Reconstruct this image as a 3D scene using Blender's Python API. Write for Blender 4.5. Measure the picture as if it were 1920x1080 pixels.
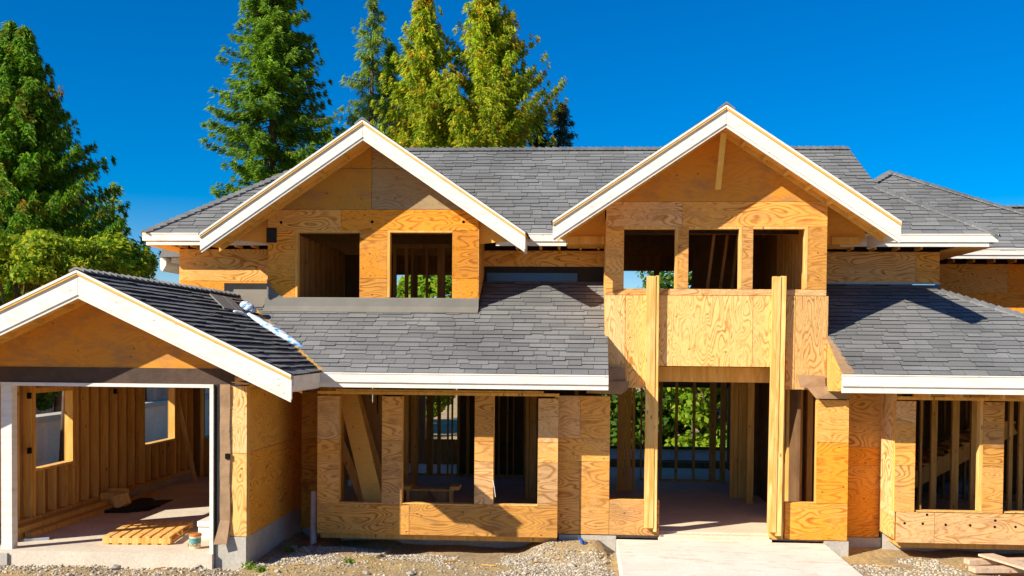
import bpy, bmesh, math, random
import numpy as np
from mathutils import Vector, Matrix
S = bpy.context.scene
for o in list(bpy.data.objects): bpy.data.objects.remove(o)
COL = S.collection
rnd = random.Random(7)
# ------------------------------------------------------------------ camera
YAW, PITCH, ROLL, FPX, CX, CY, HC = 0.0694759, -0.0252068, 0.0087511, 2000.0, 960.0, 699.354, 3.3
_r = Vector((math.cos(YAW), math.sin(YAW), 0)); _F = Vector((-math.sin(YAW), math.cos(YAW), 0)); _u = Vector((0, 0, 1))
_F2 = _F*math.cos(PITCH)+_u*math.sin(PITCH); _u2 = _u*math.cos(PITCH)-_F*math.sin(PITCH)
CR = _r*math.cos(ROLL)+_u2*math.sin(ROLL); CU = _u2*math.cos(ROLL)-_r*math.sin(ROLL); CF = _F2
cam = bpy.data.cameras.new('camera'); cob = bpy.data.objects.new('camera', cam); COL.objects.link(cob)
m3 = Matrix((CR, CU, -CF)).transposed()
cob.matrix_world = Matrix.Translation((0, 0, HC)) @ m3.to_4x4()
cam.sensor_width = 36; cam.lens = FPX/1920*36; cam.clip_end = 3000; cam.clip_start = .1
cam.shift_x = 0; cam.shift_y = (CY-540)/1920
S.camera = cob
# ------------------------------------------------------------------ world, sun, exposure
AZ, EL = math.radians(52), math.radians(32)
w = bpy.data.worlds.new("World"); S.world = w; w.use_nodes = True
nt = w.node_tree; bg = nt.nodes['Background']
sky = nt.nodes.new('ShaderNodeTexSky'); sky.sky_type = 'NISHITA'; sky.sun_disc = False
sky.sun_elevation = EL; sky.sun_rotation = math.atan2(-math.sin(AZ), -math.cos(AZ))
sky.altitude = 600; sky.air_density = 1.0; sky.dust_density = .25; sky.ozone_density = 3.0
hs = nt.nodes.new('ShaderNodeHueSaturation'); hs.inputs['Saturation'].default_value = 1.85; hs.inputs['Value'].default_value = 1.0
nt.links.new(sky.outputs[0], hs.inputs['Color']); mxs = nt.nodes.new('ShaderNodeMix'); mxs.data_type = 'RGBA'; mxs.blend_type = 'MULTIPLY'; mxs.inputs['Factor'].default_value = 1
mxs.inputs['B'].default_value = (.60, .62, .76, 1); nt.links.new(hs.outputs[0], mxs.inputs['A']); nt.links.new(mxs.outputs['Result'], bg.inputs['Color'])
bg.inputs['Strength'].default_value = .09
sl = bpy.data.lights.new('sun', 'SUN'); sl.energy = 4.2; sl.angle = math.radians(.5); sl.color = (1, .93, .80)
so = bpy.data.objects.new('sun', sl); COL.objects.link(so)
sd = Vector((math.sin(AZ)*math.cos(EL), math.cos(AZ)*math.cos(EL), -math.sin(EL)))
so.rotation_euler = sd.to_track_quat('-Z', 'Y').to_euler(); so.location = (-20, -16, 20)
S.view_settings.view_transform = 'Standard'; S.view_settings.look = 'None'
S.view_settings.exposure = .92; S.view_settings.gamma = 1
S.render.engine = 'CYCLES'; S.cycles.max_bounces = 12; S.cycles.diffuse_bounces = 10

# ------------------------------------------------------------------ helpers
def at(x, y, Y):
    d = CR*((x-CX)/FPX) - CU*((y-CY)/FPX) + CF; t = Y/d.y
    return Vector((d.x*t, Y, HC+d.z*t))
def onz(x, y, z):
    d = CR*((x-CX)/FPX) - CU*((y-CY)/FPX) + CF; t = (z-HC)/d.z
    return Vector((d.x*t, d.y*t, z))
def onroof(x, y, z0, Y0, s):
    d = CR*((x-CX)/FPX) - CU*((y-CY)/FPX) + CF; t = (z0-s*Y0-HC)/(d.z-s*d.y)
    return Vector((d.x*t, d.y*t, HC+d.z*t))
class MB:
    def __init__(s): s.v = []; s.f = []
    def add(s, vs, fs):
        n = len(s.v); s.v += [tuple(v) for v in vs]; s.f += [tuple(n+i for i in f) for f in fs]
    def box(s, x0, x1, y0, y1, z0, z1):
        if x0 > x1: x0, x1 = x1, x0
        if y0 > y1: y0, y1 = y1, y0
        if z0 > z1: z0, z1 = z1, z0
        s.add([(x0,y0,z0),(x1,y0,z0),(x1,y1,z0),(x0,y1,z0),(x0,y0,z1),(x1,y0,z1),(x1,y1,z1),(x0,y1,z1)],
              [(0,3,2,1),(4,5,6,7),(0,1,5,4),(1,2,6,5),(2,3,7,6),(3,0,4,7)])
    def ext(s, pts, vec):
        pts = [Vector(p) for p in pts]; vec = Vector(vec); n = len(pts)
        s.add(pts+[p+vec for p in pts], [tuple(range(n))[::-1], tuple(range(n, 2*n))]+[(i, (i+1) % n, (i+1) % n+n, i+n) for i in range(n)])
    def prism(s, xz, y0, y1): s.ext([(x, y0, z) for x, z in xz], (0, y1-y0, 0))
    def beam(s, p, q, wd, h, up=(0,0,1)):
        p = Vector(p); q = Vector(q); d = (q-p).normalized(); a = d.cross(Vector(up))
        if a.length < 1e-4: a = d.cross(Vector((1,0,0)))
        a.normalize(); b = a.cross(d)
        c = [p+a*(i*wd/2)+b*(j*h/2) for i, j in ((-1,-1),(1,-1),(1,1),(-1,1))]
        s.ext(c, q-p)
    def tube(s, pts, r, n=8):
        pts = [Vector(p) for p in pts]; rs = r if isinstance(r, (list, tuple)) else [r]*len(pts); b = len(s.v)
        for i, p in enumerate(pts):
            d = (pts[min(i+1, len(pts)-1)]-pts[max(i-1, 0)]).normalized(); a = d.cross(Vector((0,0,1)))
            if a.length < 1e-3: a = Vector((1,0,0))
            a.normalize(); c = d.cross(a)
            for k in range(n):
                t = 2*math.pi*k/n; s.v.append(tuple(p+(a*math.cos(t)+c*math.sin(t))*rs[i]))
        for i in range(len(pts)-1):
            for k in range(n): s.f.append((b+i*n+k, b+i*n+(k+1) % n, b+(i+1)*n+(k+1) % n, b+(i+1)*n+k))
        s.f.append(tuple(b+k for k in range(n))[::-1]); s.f.append(tuple(b+(len(pts)-1)*n+k for k in range(n)))
    def build(s, name, mat, parent=None, smooth=False, bevel=0, off=None):
        me = bpy.data.meshes.new(name)
        vs = s.v if off is None else [(a-off[0], b-off[1], c-off[2]) for a, b, c in s.v]
        me.from_pydata(vs, [], s.f); me.update()
        bm = bmesh.new(); bm.from_mesh(me); bmesh.ops.recalc_face_normals(bm, faces=bm.faces); bm.to_mesh(me); bm.free()
        if smooth: me.shade_smooth()
        me.materials.append(mat)
        o = bpy.data.objects.new(name, me); COL.objects.link(o)
        if parent: o.parent = parent
        if bevel:
            b = o.modifiers.new('b', 'BEVEL'); b.width = bevel; b.segments = 2; b.limit_method = 'ANGLE'
        return o
def tag(o, label=None, cat=None, group=None, kind=None):
    if label: o['label'] = label
    if cat: o['category'] = cat
    if group: o['group'] = group
    if kind: o['kind'] = kind
    return o
def empty(name, loc, label, cat, group=None):
    o = bpy.data.objects.new(name, None); COL.objects.link(o); o.location = loc; o.empty_display_size = .2
    return tag(o, label, cat, group)
def one(name, mb, mat, label, cat, loc, group=None, smooth=False, bevel=0):
    o = mb.build(name, mat, None, smooth, bevel, off=loc); o.location = loc
    return tag(o, label, cat, group)
def B(x0, x1, y0, y1, z0, z1):
    m = MB(); m.box(x0, x1, y0, y1, z0, z1); return m

# ------------------------------------------------------------------ materials
class NT:
    def __init__(s, name, rough=.8, spec=.3):
        s.m = bpy.data.materials.new(name); s.m.use_nodes = True; s.t = s.m.node_tree
        s.p = s.t.nodes['Principled BSDF']; s.p.inputs['Roughness'].default_value = rough
        s.p.inputs['Specular IOR Level'].default_value = spec
    def n(s, typ, **kw):
        nd = s.t.nodes.new(typ)
        for k, v in kw.items(): setattr(nd, k, v)
        return nd
    def l(s, a, b): s.t.links.new(a, b)
    def set(s, nd, **kw):
        for k, v in kw.items(): nd.inputs[k.replace('_', ' ')].default_value = v
        return nd
    def coord(s, scale=(1,1,1), rand=0.0, src='Object'):
        tc = s.n('ShaderNodeTexCoord'); mp = s.n('ShaderNodeMapping'); mp.inputs['Scale'].default_value = scale
        if rand:
            g = s.n('ShaderNodeNewGeometry'); vm = s.n('ShaderNodeVectorMath', operation='SCALE'); vm.inputs[0].default_value = (37.1, 11.7, 53.3)
            s.l(g.outputs['Random Per Island'], vm.inputs['Scale']); va = s.n('ShaderNodeVectorMath', operation='ADD')
            s.l(tc.outputs[src], va.inputs[0]); s.l(vm.outputs[0], va.inputs[1]); s.l(va.outputs[0], mp.inputs['Vector'])
        else: s.l(tc.outputs[src], mp.inputs['Vector'])
        return mp.outputs[0]
    def noise(s, vec, sc, det=3, rough=.5, dist=0):
        nd = s.n('ShaderNodeTexNoise'); s.l(vec, nd.inputs['Vector'])
        s.set(nd, Scale=sc, Detail=det, Roughness=rough, Distortion=dist); return nd.outputs['Fac']
    def ramp(s, fac, stops, interp='LINEAR'):
        r = s.n('ShaderNodeValToRGB'); r.color_ramp.interpolation = interp; e = r.color_ramp.elements
        while len(e) < len(stops): e.new(.5)
        for i, (p, c) in enumerate(stops):
            e[i].position = p; e[i].color = (c, c, c, 1) if isinstance(c, (int, float)) else (*c, 1)
        s.l(fac, r.inputs[0]); return r.outputs[0]
    def math(s, op, a, b=None, clamp=False):
        nd = s.n('ShaderNodeMath', operation=op); nd.use_clamp = clamp
        for i, x in enumerate((a, b)):
            if x is None: continue
            if isinstance(x, (int, float)): nd.inputs[i].default_value = x
            else: s.l(x, nd.inputs[i])
        return nd.outputs[0]
    def mix(s, fac, a, b, mode='MIX'):
        nd = s.n('ShaderNodeMix', data_type='RGBA', blend_type=mode)
        for sock, x in ((nd.inputs['Factor'], fac), (nd.inputs['A'], a), (nd.inputs['B'], b)):
            if isinstance(x, (int, float)): sock.default_value = x
            elif isinstance(x, tuple): sock.default_value = (*x, 1)
            else: s.l(x, sock)
        return nd.outputs['Result']
    def rand(s): return s.n('ShaderNodeNewGeometry').outputs['Random Per Island']
    def col(s, c): 
        if isinstance(c, tuple): s.p.inputs['Base Color'].default_value = (*c, 1)
        else: s.l(c, s.p.inputs['Base Color'])
    def bump(s, h, st=.3, d=.01):
        b = s.n('ShaderNodeBump'); s.l(h, b.inputs['Height']); b.inputs['Strength'].default_value = st; b.inputs['Distance'].default_value = d
        s.l(b.outputs[0], s.p.inputs['Normal'])

def ply(name, vert=False, tint=((.76,.455,.20),(.40,.155,.025)), alt=(.80,.30,.015), altmix=.75, dirt=.38, freq=8, k=1.35, fig=1.0):
    t = NT(name, .75, .25)
    sc = (2.3*k, 1, .62*k) if vert else (.62*k, 1, 2.1*k)
    def lines(scale, det, fr, w0, w1):
        n = t.noise(t.coord(tuple(a*scale for a in sc), rand=1), 1.3, det, .5, .35)
        sn = t.math('ABSOLUTE', t.math('SINE', t.math('MULTIPLY', n, fr*6.283)))
        return n, t.ramp(sn, [(w0, 1), (w1, 0)])
    n1, l1 = lines(1.0, 1.2, freq, .16, .80); n2, l2 = lines(1.9, 2.0, freq*.8, .05, .5)
    fine = t.noise(t.coord((60, 1, 3) if vert else (3, 1, 60), rand=1), 3, 3, .6)
    zone = t.ramp(t.noise(t.coord((1.1,1,1.1), rand=1), 1.3, 4, .6), [(.40, 0), (.60, 1)])
    f = t.math('ADD', t.math('MULTIPLY', l1, t.math('ADD', t.math('MULTIPLY', zone, .75), .25)), t.math('MULTIPLY', l2, t.math('MULTIPLY', t.math('SUBTRACT', 1.0, zone), .55)), True)
    soft = t.noise(t.coord(tuple(a*1.2 for a in sc), rand=1), 2.6, 4, .6)
    f = t.math('MULTIPLY', f, t.ramp(soft, [(.25, .5*fig), (.55, fig)]))
    f = t.math('ADD', f, t.math('MULTIPLY', t.math('SUBTRACT', fine, .45), .7), True)
    r = t.rand(); rr = t.math('FRACT', t.math('MULTIPLY', r, 7.13)); r2 = t.math('FRACT', t.math('MULTIPLY', r, 23.7))
    blot = t.noise(t.coord((.8,1,.8), rand=1), 1.5, 4, .65)
    om = t.ramp(t.math('ADD', t.math('MULTIPLY', rr, .55), t.math('MULTIPLY', blot, .55)), [(.34, 0), (.66, 1)])
    c = t.mix(f, tint[0], tint[1]); d = t.mix(f, alt, (alt[0]*.52, alt[1]*.36, alt[2]*.4))
    c = t.mix(t.math('MULTIPLY', om, altmix), c, d)
    g = t.ramp(t.noise(t.coord((1,1,2.4), rand=1), 1.9, 6, .68), [(.50, 0), (.66, 1)])
    c = t.mix(t.math('MULTIPLY', g, dirt), c, (.30, .16, .08))
    vo = t.n('ShaderNodeTexVoronoi'); t.l(t.coord((4.4,3,5.0), rand=1), vo.inputs['Vector']); vo.inputs['Scale'].default_value = 1.0
    kk = t.ramp(vo.outputs['Distance'], [(.04, 1), (.10, 0)])
    c = t.mix(t.math('MULTIPLY', kk, .85), c, (.14, .055, .015))
    c = t.mix(1.0, c, t.ramp(r2, [(0, .76), (1, 1.12)]), 'MULTIPLY')
    t.col(c); t.bump(f, .2, .004); return t.m
def wood(name, a, b, spec=.25, rough=.75):
    t = NT(name, rough, spec)
    v = t.coord((9, 9, 1.1), rand=1); n = t.noise(v, 1.6, 4, .6, .6)
    c = t.mix(t.ramp(n, [(.3, 0), (.7, 1)]), a, b)
    vo = t.n('ShaderNodeTexVoronoi'); t.l(t.coord((7,7,3), rand=1), vo.inputs['Vector']); vo.inputs['Scale'].default_value = .8
    c = t.mix(t.math('MULTIPLY', t.ramp(vo.outputs['Distance'], [(.05, 1), (.12, 0)]), .7), c, (.14,.05,.015))
    c = t.mix(1.0, c, t.ramp(t.rand(), [(0, .7), (1, 1.12)]), 'MULTIPLY')
    t.col(c); t.bump(n, .2, .004); return t.m
def plain(name, c, rough=.7, spec=.3, var=.12, sc=3, bump=0, scale=(1,1,1), metal=0):
    t = NT(name, rough, spec); t.p.inputs['Metallic'].default_value = metal
    n = t.noise(t.coord(scale, rand=1), sc, 5, .6)
    t.col(t.mix(1.0, c, t.ramp(n, [(.25, 1-var), (.75, 1+var)]), 'MULTIPLY'))
    if bump: t.bump(n, bump, .02)
    return t.m
M = {}
M['plyh'] = ply('plywood_horizontal_grain', alt=(0.800,0.351,0.031), altmix=.7)
M['plyo'] = ply('plywood_orange', tint=((0.760,0.413,0.108),(0.400,0.134,0.013)), alt=(0.820,0.299,0.009), altmix=.85, dirt=.15)
M['plyv'] = ply('plywood_vertical_grain', True, tint=((0.820,0.537,0.235),(0.440,0.166,0.018)), alt=(0.839,0.433,0.081), altmix=.5, dirt=.06, k=1.7, freq=8)
M['plyd'] = ply('plywood_gable', tint=((0.600,0.269,0.036),(0.420,0.166,0.018)), alt=(0.720,0.227,0.009), altmix=.8, dirt=.6, freq=7, fig=.4)
M['plyol'] = ply('plywood_olive', tint=((0.460,0.247,0.041),(0.340,0.166,0.027)), alt=(0.520,0.227,0.018), altmix=.5, dirt=.65, freq=7, fig=.4)
M['plyu'] = ply('plywood_underside', tint=((0.850,0.454,0.090),(0.660,0.310,0.046)), alt=(0.850,0.372,0.036), altmix=.5, dirt=.1, freq=7, fig=.35)  # raised orange colour stands for light bounced onto roof undersides
M['plyg'] = ply('plywood_grey', tint=((0.360,0.259,0.135),(0.260,0.176,0.081)), alt=(0.379,0.259,0.099), altmix=.4, dirt=.6, freq=7)
M['plys'] = ply('plywood_side', tint=((0.805,0.400,0.065),(0.512,0.208,0.028)), alt=(0.805,0.324,0.016), altmix=.7, dirt=.12)
M['stud'] = wood('stud_wood', (.92,.53,.14), (.68,.33,.06))
M['post'] = wood('post_wood', (.92,.60,.22), (.66,.31,.05))
M['old'] = wood('aged_wood', (.80,.47,.14), (.54,.28,.06))
M['trim'] = plain('trim_wood_yellow', (.72,.42,.09), var=.15, sc=6)
M['rafter'] = wood('rafter_wood', (.44,.23,.07), (.30,.14,.03))
def white():
    t = NT('white_painted_board', .55, .3)
    n = t.noise(t.coord((1.2,1.2,6), rand=1), 2.2, 5, .65)
    c = t.mix(t.ramp(n, [(.45, 0), (.8, 1)]), (.77,.73,.66), (.60,.54,.46))
    vo = t.n('ShaderNodeTexVoronoi'); t.l(t.coord((5,5,9), rand=1), vo.inputs['Vector']); vo.inputs['Scale'].default_value = .7
    c = t.mix(t.math('MULTIPLY', t.ramp(vo.outputs['Distance'], [(.05, 1), (.10, 0)]), .6), c, (.40,.32,.24))
    t.col(c); return t.m
M['white'] = white()
def conc(name, a, b):
    t = NT(name, .9, .2)
    n = t.noise(t.coord(), 1.4, 7, .65); n2 = t.noise(t.coord((1,1,1)), 22, 4, .6)
    c = t.mix(t.ramp(n, [(.3, 0), (.7, 1)]), a, b)
    c = t.mix(.35, c, t.ramp(n2, [(.3, .35), (.7, 1)]), 'MULTIPLY')
    t.col(c); t.bump(n2, .35, .01); return t.m
M['conc'] = conc('concrete', (.60,.55,.46), (.46,.42,.36))
M['walk'] = conc('walkway_concrete', (.84,.78,.68), (.76,.69,.57))
def walkm():
    t = NT('walkway_concrete', .85, .2); v = t.coord()
    n = t.noise(v, 1.1, 7, .68); n2 = t.noise(v, 30, 4, .6); n3 = t.noise(t.coord((1,2.2,1)), 3.2, 6, .7)
    c = t.mix(t.ramp(n, [(.3, 0), (.7, 1)]), (.86,.80,.70), (.74,.66,.54)); c = t.mix(t.math('MULTIPLY', t.ramp(n3, [(.52, 0), (.70, 1)]), .7), c, (.52,.42,.28))
    c = t.mix(.35, c, t.ramp(n2, [(.3, .6), (.7, 1.05)]), 'MULTIPLY'); t.col(c); t.bump(n2, .3, .01); return t.m
M['walk'] = walkm()
M['slab'] = conc('slab_concrete', (.80,.70,.55), (.62,.52,.40))
M['retw'] = conc('retaining_wall_concrete', (.95,.78,.60), (.78,.62,.48))
def shing():
    t = NT('asphalt_shingle', .92, .15)
    c = t.ramp(t.rand(), [(0, (.160,.160,.158)), (.5, (.190,.189,.184)), (1, (.225,.223,.215))])
    g = t.noise(t.coord(), 90, 3, .7)
    c = t.mix(.7, c, t.ramp(g, [(.3, .55), (.72, 1.35)]), 'MULTIPLY')
    b = t.noise(t.coord(), .8, 3)
    c = t.mix(1.0, c, t.ramp(b, [(.3, .82), (.7, 1.14)]), 'MULTIPLY')
    t.col(c); t.bump(g, .5, .006); return t.m
M['shingle'] = shing()
M['sedge'] = plain('shingle_cut_edge_shadow', (.035,.035,.038), .95, .1, .2)  # black asphalt edge that also paints the shadow line under each tab
M['felt'] = plain('black_felt', (.018,.016,.016), .75, .3, .4, 3, .8)
M['felth'] = plain('building_paper_shade_toned', (.075,.045,.03), .7, .3, .3, 4, .9)  # shade over the header is put into this paper's colour
M['feltb'] = plain('brown_building_paper', (.33,.205,.11), .7, .3, .25, 4, .9)
M['metal'] = plain('grey_flashing', (.19,.175,.145), .6, .4, .15, 2.5, .2)
M['blue'] = plain('blue_flashing_sky_tint', (.02,.08,.20), .4, .5, .2, 2)  # blue metal, and on the right felt with reflected sky in its colour
M['bluel'] = plain('light_grey_flashing', (.30,.42,.50), .4, .5, .2, 3, .3)
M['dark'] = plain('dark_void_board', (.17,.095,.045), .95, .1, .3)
M['floor'] = conc('subfloor', (.85,.72,.52), (.72,.58,.40))
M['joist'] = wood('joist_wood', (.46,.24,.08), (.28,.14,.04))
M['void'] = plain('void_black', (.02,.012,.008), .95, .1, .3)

# ------------------------------------------------------------------ ground
def ground():
    t = NT('dirt', .95, .1)
    v = t.coord()
    n = t.noise(v, .8, 6, .62); n2 = t.noise(v, 14, 6, .7); n3 = t.noise(v, 70, 3, .6)
    c = t.mix(t.ramp(n, [(.35, 0), (.65, 1)]), (.60,.42,.18), (.42,.32,.20))
    c = t.mix(1.0, c, t.ramp(n2, [(.25, .5), (.7, 1.25)]), 'MULTIPLY')
    c = t.mix(.5, c, t.ramp(n3, [(.3, .5), (.7, 1.35)]), 'MULTIPLY')
    t.col(c); t.bump(t.math('ADD', n2, t.math('MULTIPLY', n3, .5)), .7, .06); return t.m
M['dirt'] = ground()
import mathutils
def gz(x, y):
    n = mathutils.noise.noise(Vector((x*.9, y*.9, 0)))*.06+mathutils.noise.noise(Vector((x*3.1, y*3.1, 5)))*.025
    z = -.03+n
    if y > 16.2 and -5 < x < .3: z -= .10*min(1, (y-16.2)/1.2)
    if -4.6 < x < -3.2: z += .05
    if y > 16.6 and -1.1 < x < .3: z += .24*min(1, (y-16.6)/.7)*min(1, (x+1.1)/.5)
    if x < -5.1 and y > 15.25: z = -.10+n*.2
    if .35 < x < 4.0: z = -.06
    return z
def make_ground():
    m = MB(); xs = np.arange(-12, 12.01, .12); ys = np.arange(12.5, 19.2, .12)
    vs = [(x, y, gz(x, y)) for y in ys for x in xs]; nx = len(xs)
    fs = [(j*nx+i, j*nx+i+1, (j+1)*nx+i+1, (j+1)*nx+i) for j in range(len(ys)-1) for i in range(nx-1)]
    m.add(vs, fs)
    # wide sheet around the detailed patch
    X = [-900, xs[0], xs[-1], 900]; Y = [-200, ys[0], ys[-1], 1500]
    for i in range(3):
        for j in range(3):
            if i == 1 and j == 1: continue
            m.add([(X[i],Y[j],-.16),(X[i+1],Y[j],-.16),(X[i+1],Y[j+1],-.16),(X[i],Y[j+1],-.16)], [(0,1,2,3)])
    o = m.build('ground', M['dirt'], smooth=True); tag(o, 'tan bare dirt ground of the building site', 'ground', kind='structure')
make_ground()
# gravel
def ico(bm_pts, c, r, rg, sq=.7):
    ph = (1+5**.5)/2
    V = [(-1,ph,0),(1,ph,0),(-1,-ph,0),(1,-ph,0),(0,-1,ph),(0,1,ph),(0,-1,-ph),(0,1,-ph),(ph,0,-1),(ph,0,1),(-ph,0,-1),(-ph,0,1)]
    Fc = [(0,11,5),(0,5,1),(0,1,7),(0,7,10),(0,10,11),(1,5,9),(5,11,4),(11,10,2),(10,7,6),(7,1,8),(3,9,4),(3,4,2),(3,2,6),(3,6,8),(3,8,9),(4,9,5),(2,4,11),(6,2,10),(8,6,7),(9,8,1)]
    a = rg.random()*6.28; ca, sa = math.cos(a), math.sin(a); sx = rg.uniform(.7, 1.3)
    vs = []
    for x, y, z in V:
        k = r/1.9*rg.uniform(.78, 1.2); x, y, z = x*k*sx, y*k, z*k*sq
        vs.append((c[0]+x*ca-y*sa, c[1]+x*sa+y*ca, c[2]+z))
    bm_pts.add(vs, Fc)
def pebble_mat(name, stops):
    t = NT(name, .9, .2); c = t.ramp(t.rand(), stops); n = t.noise(t.coord(), 30, 3)
    t.col(t.mix(.5, c, t.ramp(n, [(.3, .6), (.7, 1.2)]), 'MULTIPLY')); return t.m
M['peb'] = pebble_mat('pebbles', [(0, (.22,.18,.13)), (.5, (.42,.36,.27)), (1, (.66,.58,.44))])
def gravel():
    m = MB(); rg = random.Random(3)
    def patch(n, x0, x1, y0, y1, r0, r1, fn=None):
        for _ in range(n):
            x, y = rg.uniform(x0, x1), rg.uniform(y0, y1)
            if fn and not fn(x, y): continue
            r = rg.uniform(r0, r1)*rg.uniform(.6, 1); ico(m, (x, y, gz(x, y)+r*.2), r, rg)
    patch(3800, -4.9, -2.0, 15.5, 17.3, .012, .026, lambda x, y: mathutils.noise.noise(Vector((x*1.3, y*1.3, 2))) > -.12)
    patch(3600, -1.3, .45, 15.3, 17.3, .013, .028, lambda x, y: mathutils.noise.noise(Vector((x*1.2, y*1.6, 7))) > -.25)
    patch(1900, 3.95, 5.6, 15.3, 17.4, .014, .03, lambda x, y: mathutils.noise.noise(Vector((x*1.0, y*1.3, 9))) > -.2)
    patch(1500, -9.8, -5.0, 14.6, 15.46, .008, .034)
    patch(900, -5.0, .4, 14.8, 16.4, .010, .03)
    patch(500, 5.6, 9, 15.3, 17, .010, .03)
    o = m.build('gravel', M['peb']); tag(o, 'pale loose gravel scattered over the dirt in front of the house', 'gravel', kind='stuff')
gravel()
M['stone'] = plain('stone', (.42,.37,.30), .9, .2, .25, 9, .4)
SPOTS = [((172,1056),.05,'small grey stone on the dirt before the garage slab, left of the pallet'),((520,1074),.06,'grey stone at the bottom edge, right of the garage corner'),
 ((343,1062),.055,'grey stone on the dirt below the bucket and right jamb'),((130,1076),.05,'round stone at the bottom left edge of the dirt'),((215,1064),.085,'flat pale stone slab chip before the garage'),
 ((770,1073),.07,'round whitish stone on the dirt in front of the left bay'),((686,1070),.08,'flat pale stone before the left bay, left of the whitish round one'),((985,1073),.07,'pale stone near the gravel left of the walkway'),
 ((1072,1056),.08,'flat tan stone on the gravel beside the walkway corner'),((845,1063),.05,'dark clod lying on the dirt before the left bay centre'),((372,1065),.075,'pale stone chip beside the concrete corner of the garage')]
for (x, y), r, lb in SPOTS:
    p = onz(x, y, 0); p.z = gz(p.x, p.y)+r*.25; m = MB(); ico(m, p, r, rnd, .55)
    one('stone', m, M['stone'], lb, 'stone', (p.x, p.y, gz(p.x, p.y)), 'loose stones on the dirt', bevel=.006)
for (x, y, ln, an, lb) in ((840,1050,.30,.5,'thin brown stick on the dirt before the left bay'),(915,1058,.22,-.4,'short wood offcut on the dirt left of the gravel'),(1000,1047,.26,.9,'narrow stick at the edge of the gravel before the bay'),(560,1062,.18,.2,'small wood chip on the dirt right of the garage'),(1660,1062,.24,-.2,'small wood offcut on the gravel right of the walkway'),(300,1066,.16,.6,'small wood chip before the garage slab')):
    p = onz(x, y, 0); z = gz(p.x, p.y)+.02; d = Vector((math.cos(an), math.sin(an), .04))*ln/2; m = MB(); m.beam(Vector((p.x,p.y,z))-d, Vector((p.x,p.y,z))+d, .028, .014)
    one('wood_offcut', m, M['old'], lb, 'offcut', (p.x, p.y, z-.02), 'wood scraps on the dirt')
# walkway
wk = B(.52, 3.86, 12.0, 17.42, -.2, .165).build('walkway', M['walk'], bevel=.01)
tag(wk, 'pale concrete walkway slab leading to the open entrance', 'walkway', kind='structure')

# ------------------------------------------------------------------ house
H = empty('unfinished_house', (0, 18, 0), 'large two storey timber house under construction with plywood walls and grey shingle roofs', 'house')
H.location = (0, 0, 0)
def part(name, mb, mat, parent=None, **k): return mb.build(name, M[mat], parent or H, **k)
class Snap:
    def __init__(s, tol): s.l = []; s.t = tol
    def __call__(s, v):
        for a in s.l:
            if abs(a-v) < s.t: return a
        s.l.append(v); return v
def sheets(name, Y, rects, mat, parent=None, t=.012, back=.14, g=.0035, bname='wall_framing', proud=0):
    sx, sz = Snap(.03), Snap(.03); m = MB(); bk = MB()
    for x0, y0, x1, y1 in rects:
        X0 = sx(at(x0, (y0+y1)/2, Y).x); X1 = sx(at(x1, (y0+y1)/2, Y).x); Z1 = sz(at((x0+x1)/2, y0, Y).z); Z0 = sz(at((x0+x1)/2, y1, Y).z)
        m.box(X0+g, X1-g, Y-proud, Y+t, Z0+g, Z1-g)
        if back: bk.box(X0, X1, Y+t+.001, Y+t+back, Z0, Z1)
    o = part(name, m, mat, parent)
    if back: part(bname, bk, 'stud', o)
    return o
YG, YB, YW, YDL, YM, YL = 15.6, 17.2, 17.5, 18.3, 19.3, 18.9
# --- garage front
GXR = -5.053; GXL = -9.48; GPX, GPZ, GTZ, GTXR, GTXL = -7.267, 4.33, 2.87, -4.15, -10.384
o = part('gable_wall', (lambda m: (m.prism([(GXL,2.80),(GXR,2.80),(GXR,3.10),(GPX,4.17),(GXL,3.10)], YG, YG+.05), m)[1])(MB()), 'plyd')
fz0, fz1 = at(100, 717, YG).z, at(100, 688, YG).z
m = MB(); m.box(at(-60,700,YG).x, at(440,700,YG).x, YG-.012, YG-.003, fz0, fz1+.0)
part('building_paper_header', m, 'felth')
m = MB(); m.box(GXL, GXR, YG, YG+.14, fz0-.0, 2.795); part('header_beam', m, 'stud')
opn0, opn1 = at(24, 870, YG).x, at(395, 870, YG).x; zs = .15
m = MB(); m.box(at(4,870,YG).x, opn0, YG-.03, YG+.13, zs-.04, fz0-.055); part('door_jamb', m, 'white')
m = MB(); m.box(opn1, at(402,870,YG).x, YG-.05, YG+.13, zs-.04, fz0-.055); part('door_jamb', m, 'white')
m = MB(); m.box(at(4,720,YG).x, at(402,720,YG).x, YG-.05, YG+.13, fz0-.053, fz0-.002); part('door_head_trim', m, 'white')
m = MB(); m.box(at(402,870,YG).x+.003, at(413,870,YG).x, YG-.012, YG, at(408,1020,YG).z, fz0); part('building_paper_strip', m, 'felt')
m = MB(); zz0 = at(422,1018,YG).z; a, b = at(413,870,YG).x+.002, at(432,870,YG).x
N = 14; vs = []
for i in range(N+1):
    z = fz0+(zz0-fz0)*i/N; wv = .008*math.sin(i*1.9)+(.05 if i >= N-1 else 0)*(i-N+1.5); k = max(0, (i-N+2))*.035
    vs += [(a-k*.8, YG-.02-wv-k*.6, z), (b-k*.2+.006*math.sin(i*1.3), YG-.022-wv*.6-k*.5, z)]
m.add(vs, [(2*i, 2*i+1, 2*i+3, 2*i+2) for i in range(N)])
o = part('building_paper_strip', m, 'feltb'); sm = o.modifiers.new('s', 'SOLIDIFY'); sm.thickness = .004
sheets('wall_sheathing', YG, [(431,724,463,850),(431,850,463,1006)], 'plyv', proud=.0)
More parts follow.
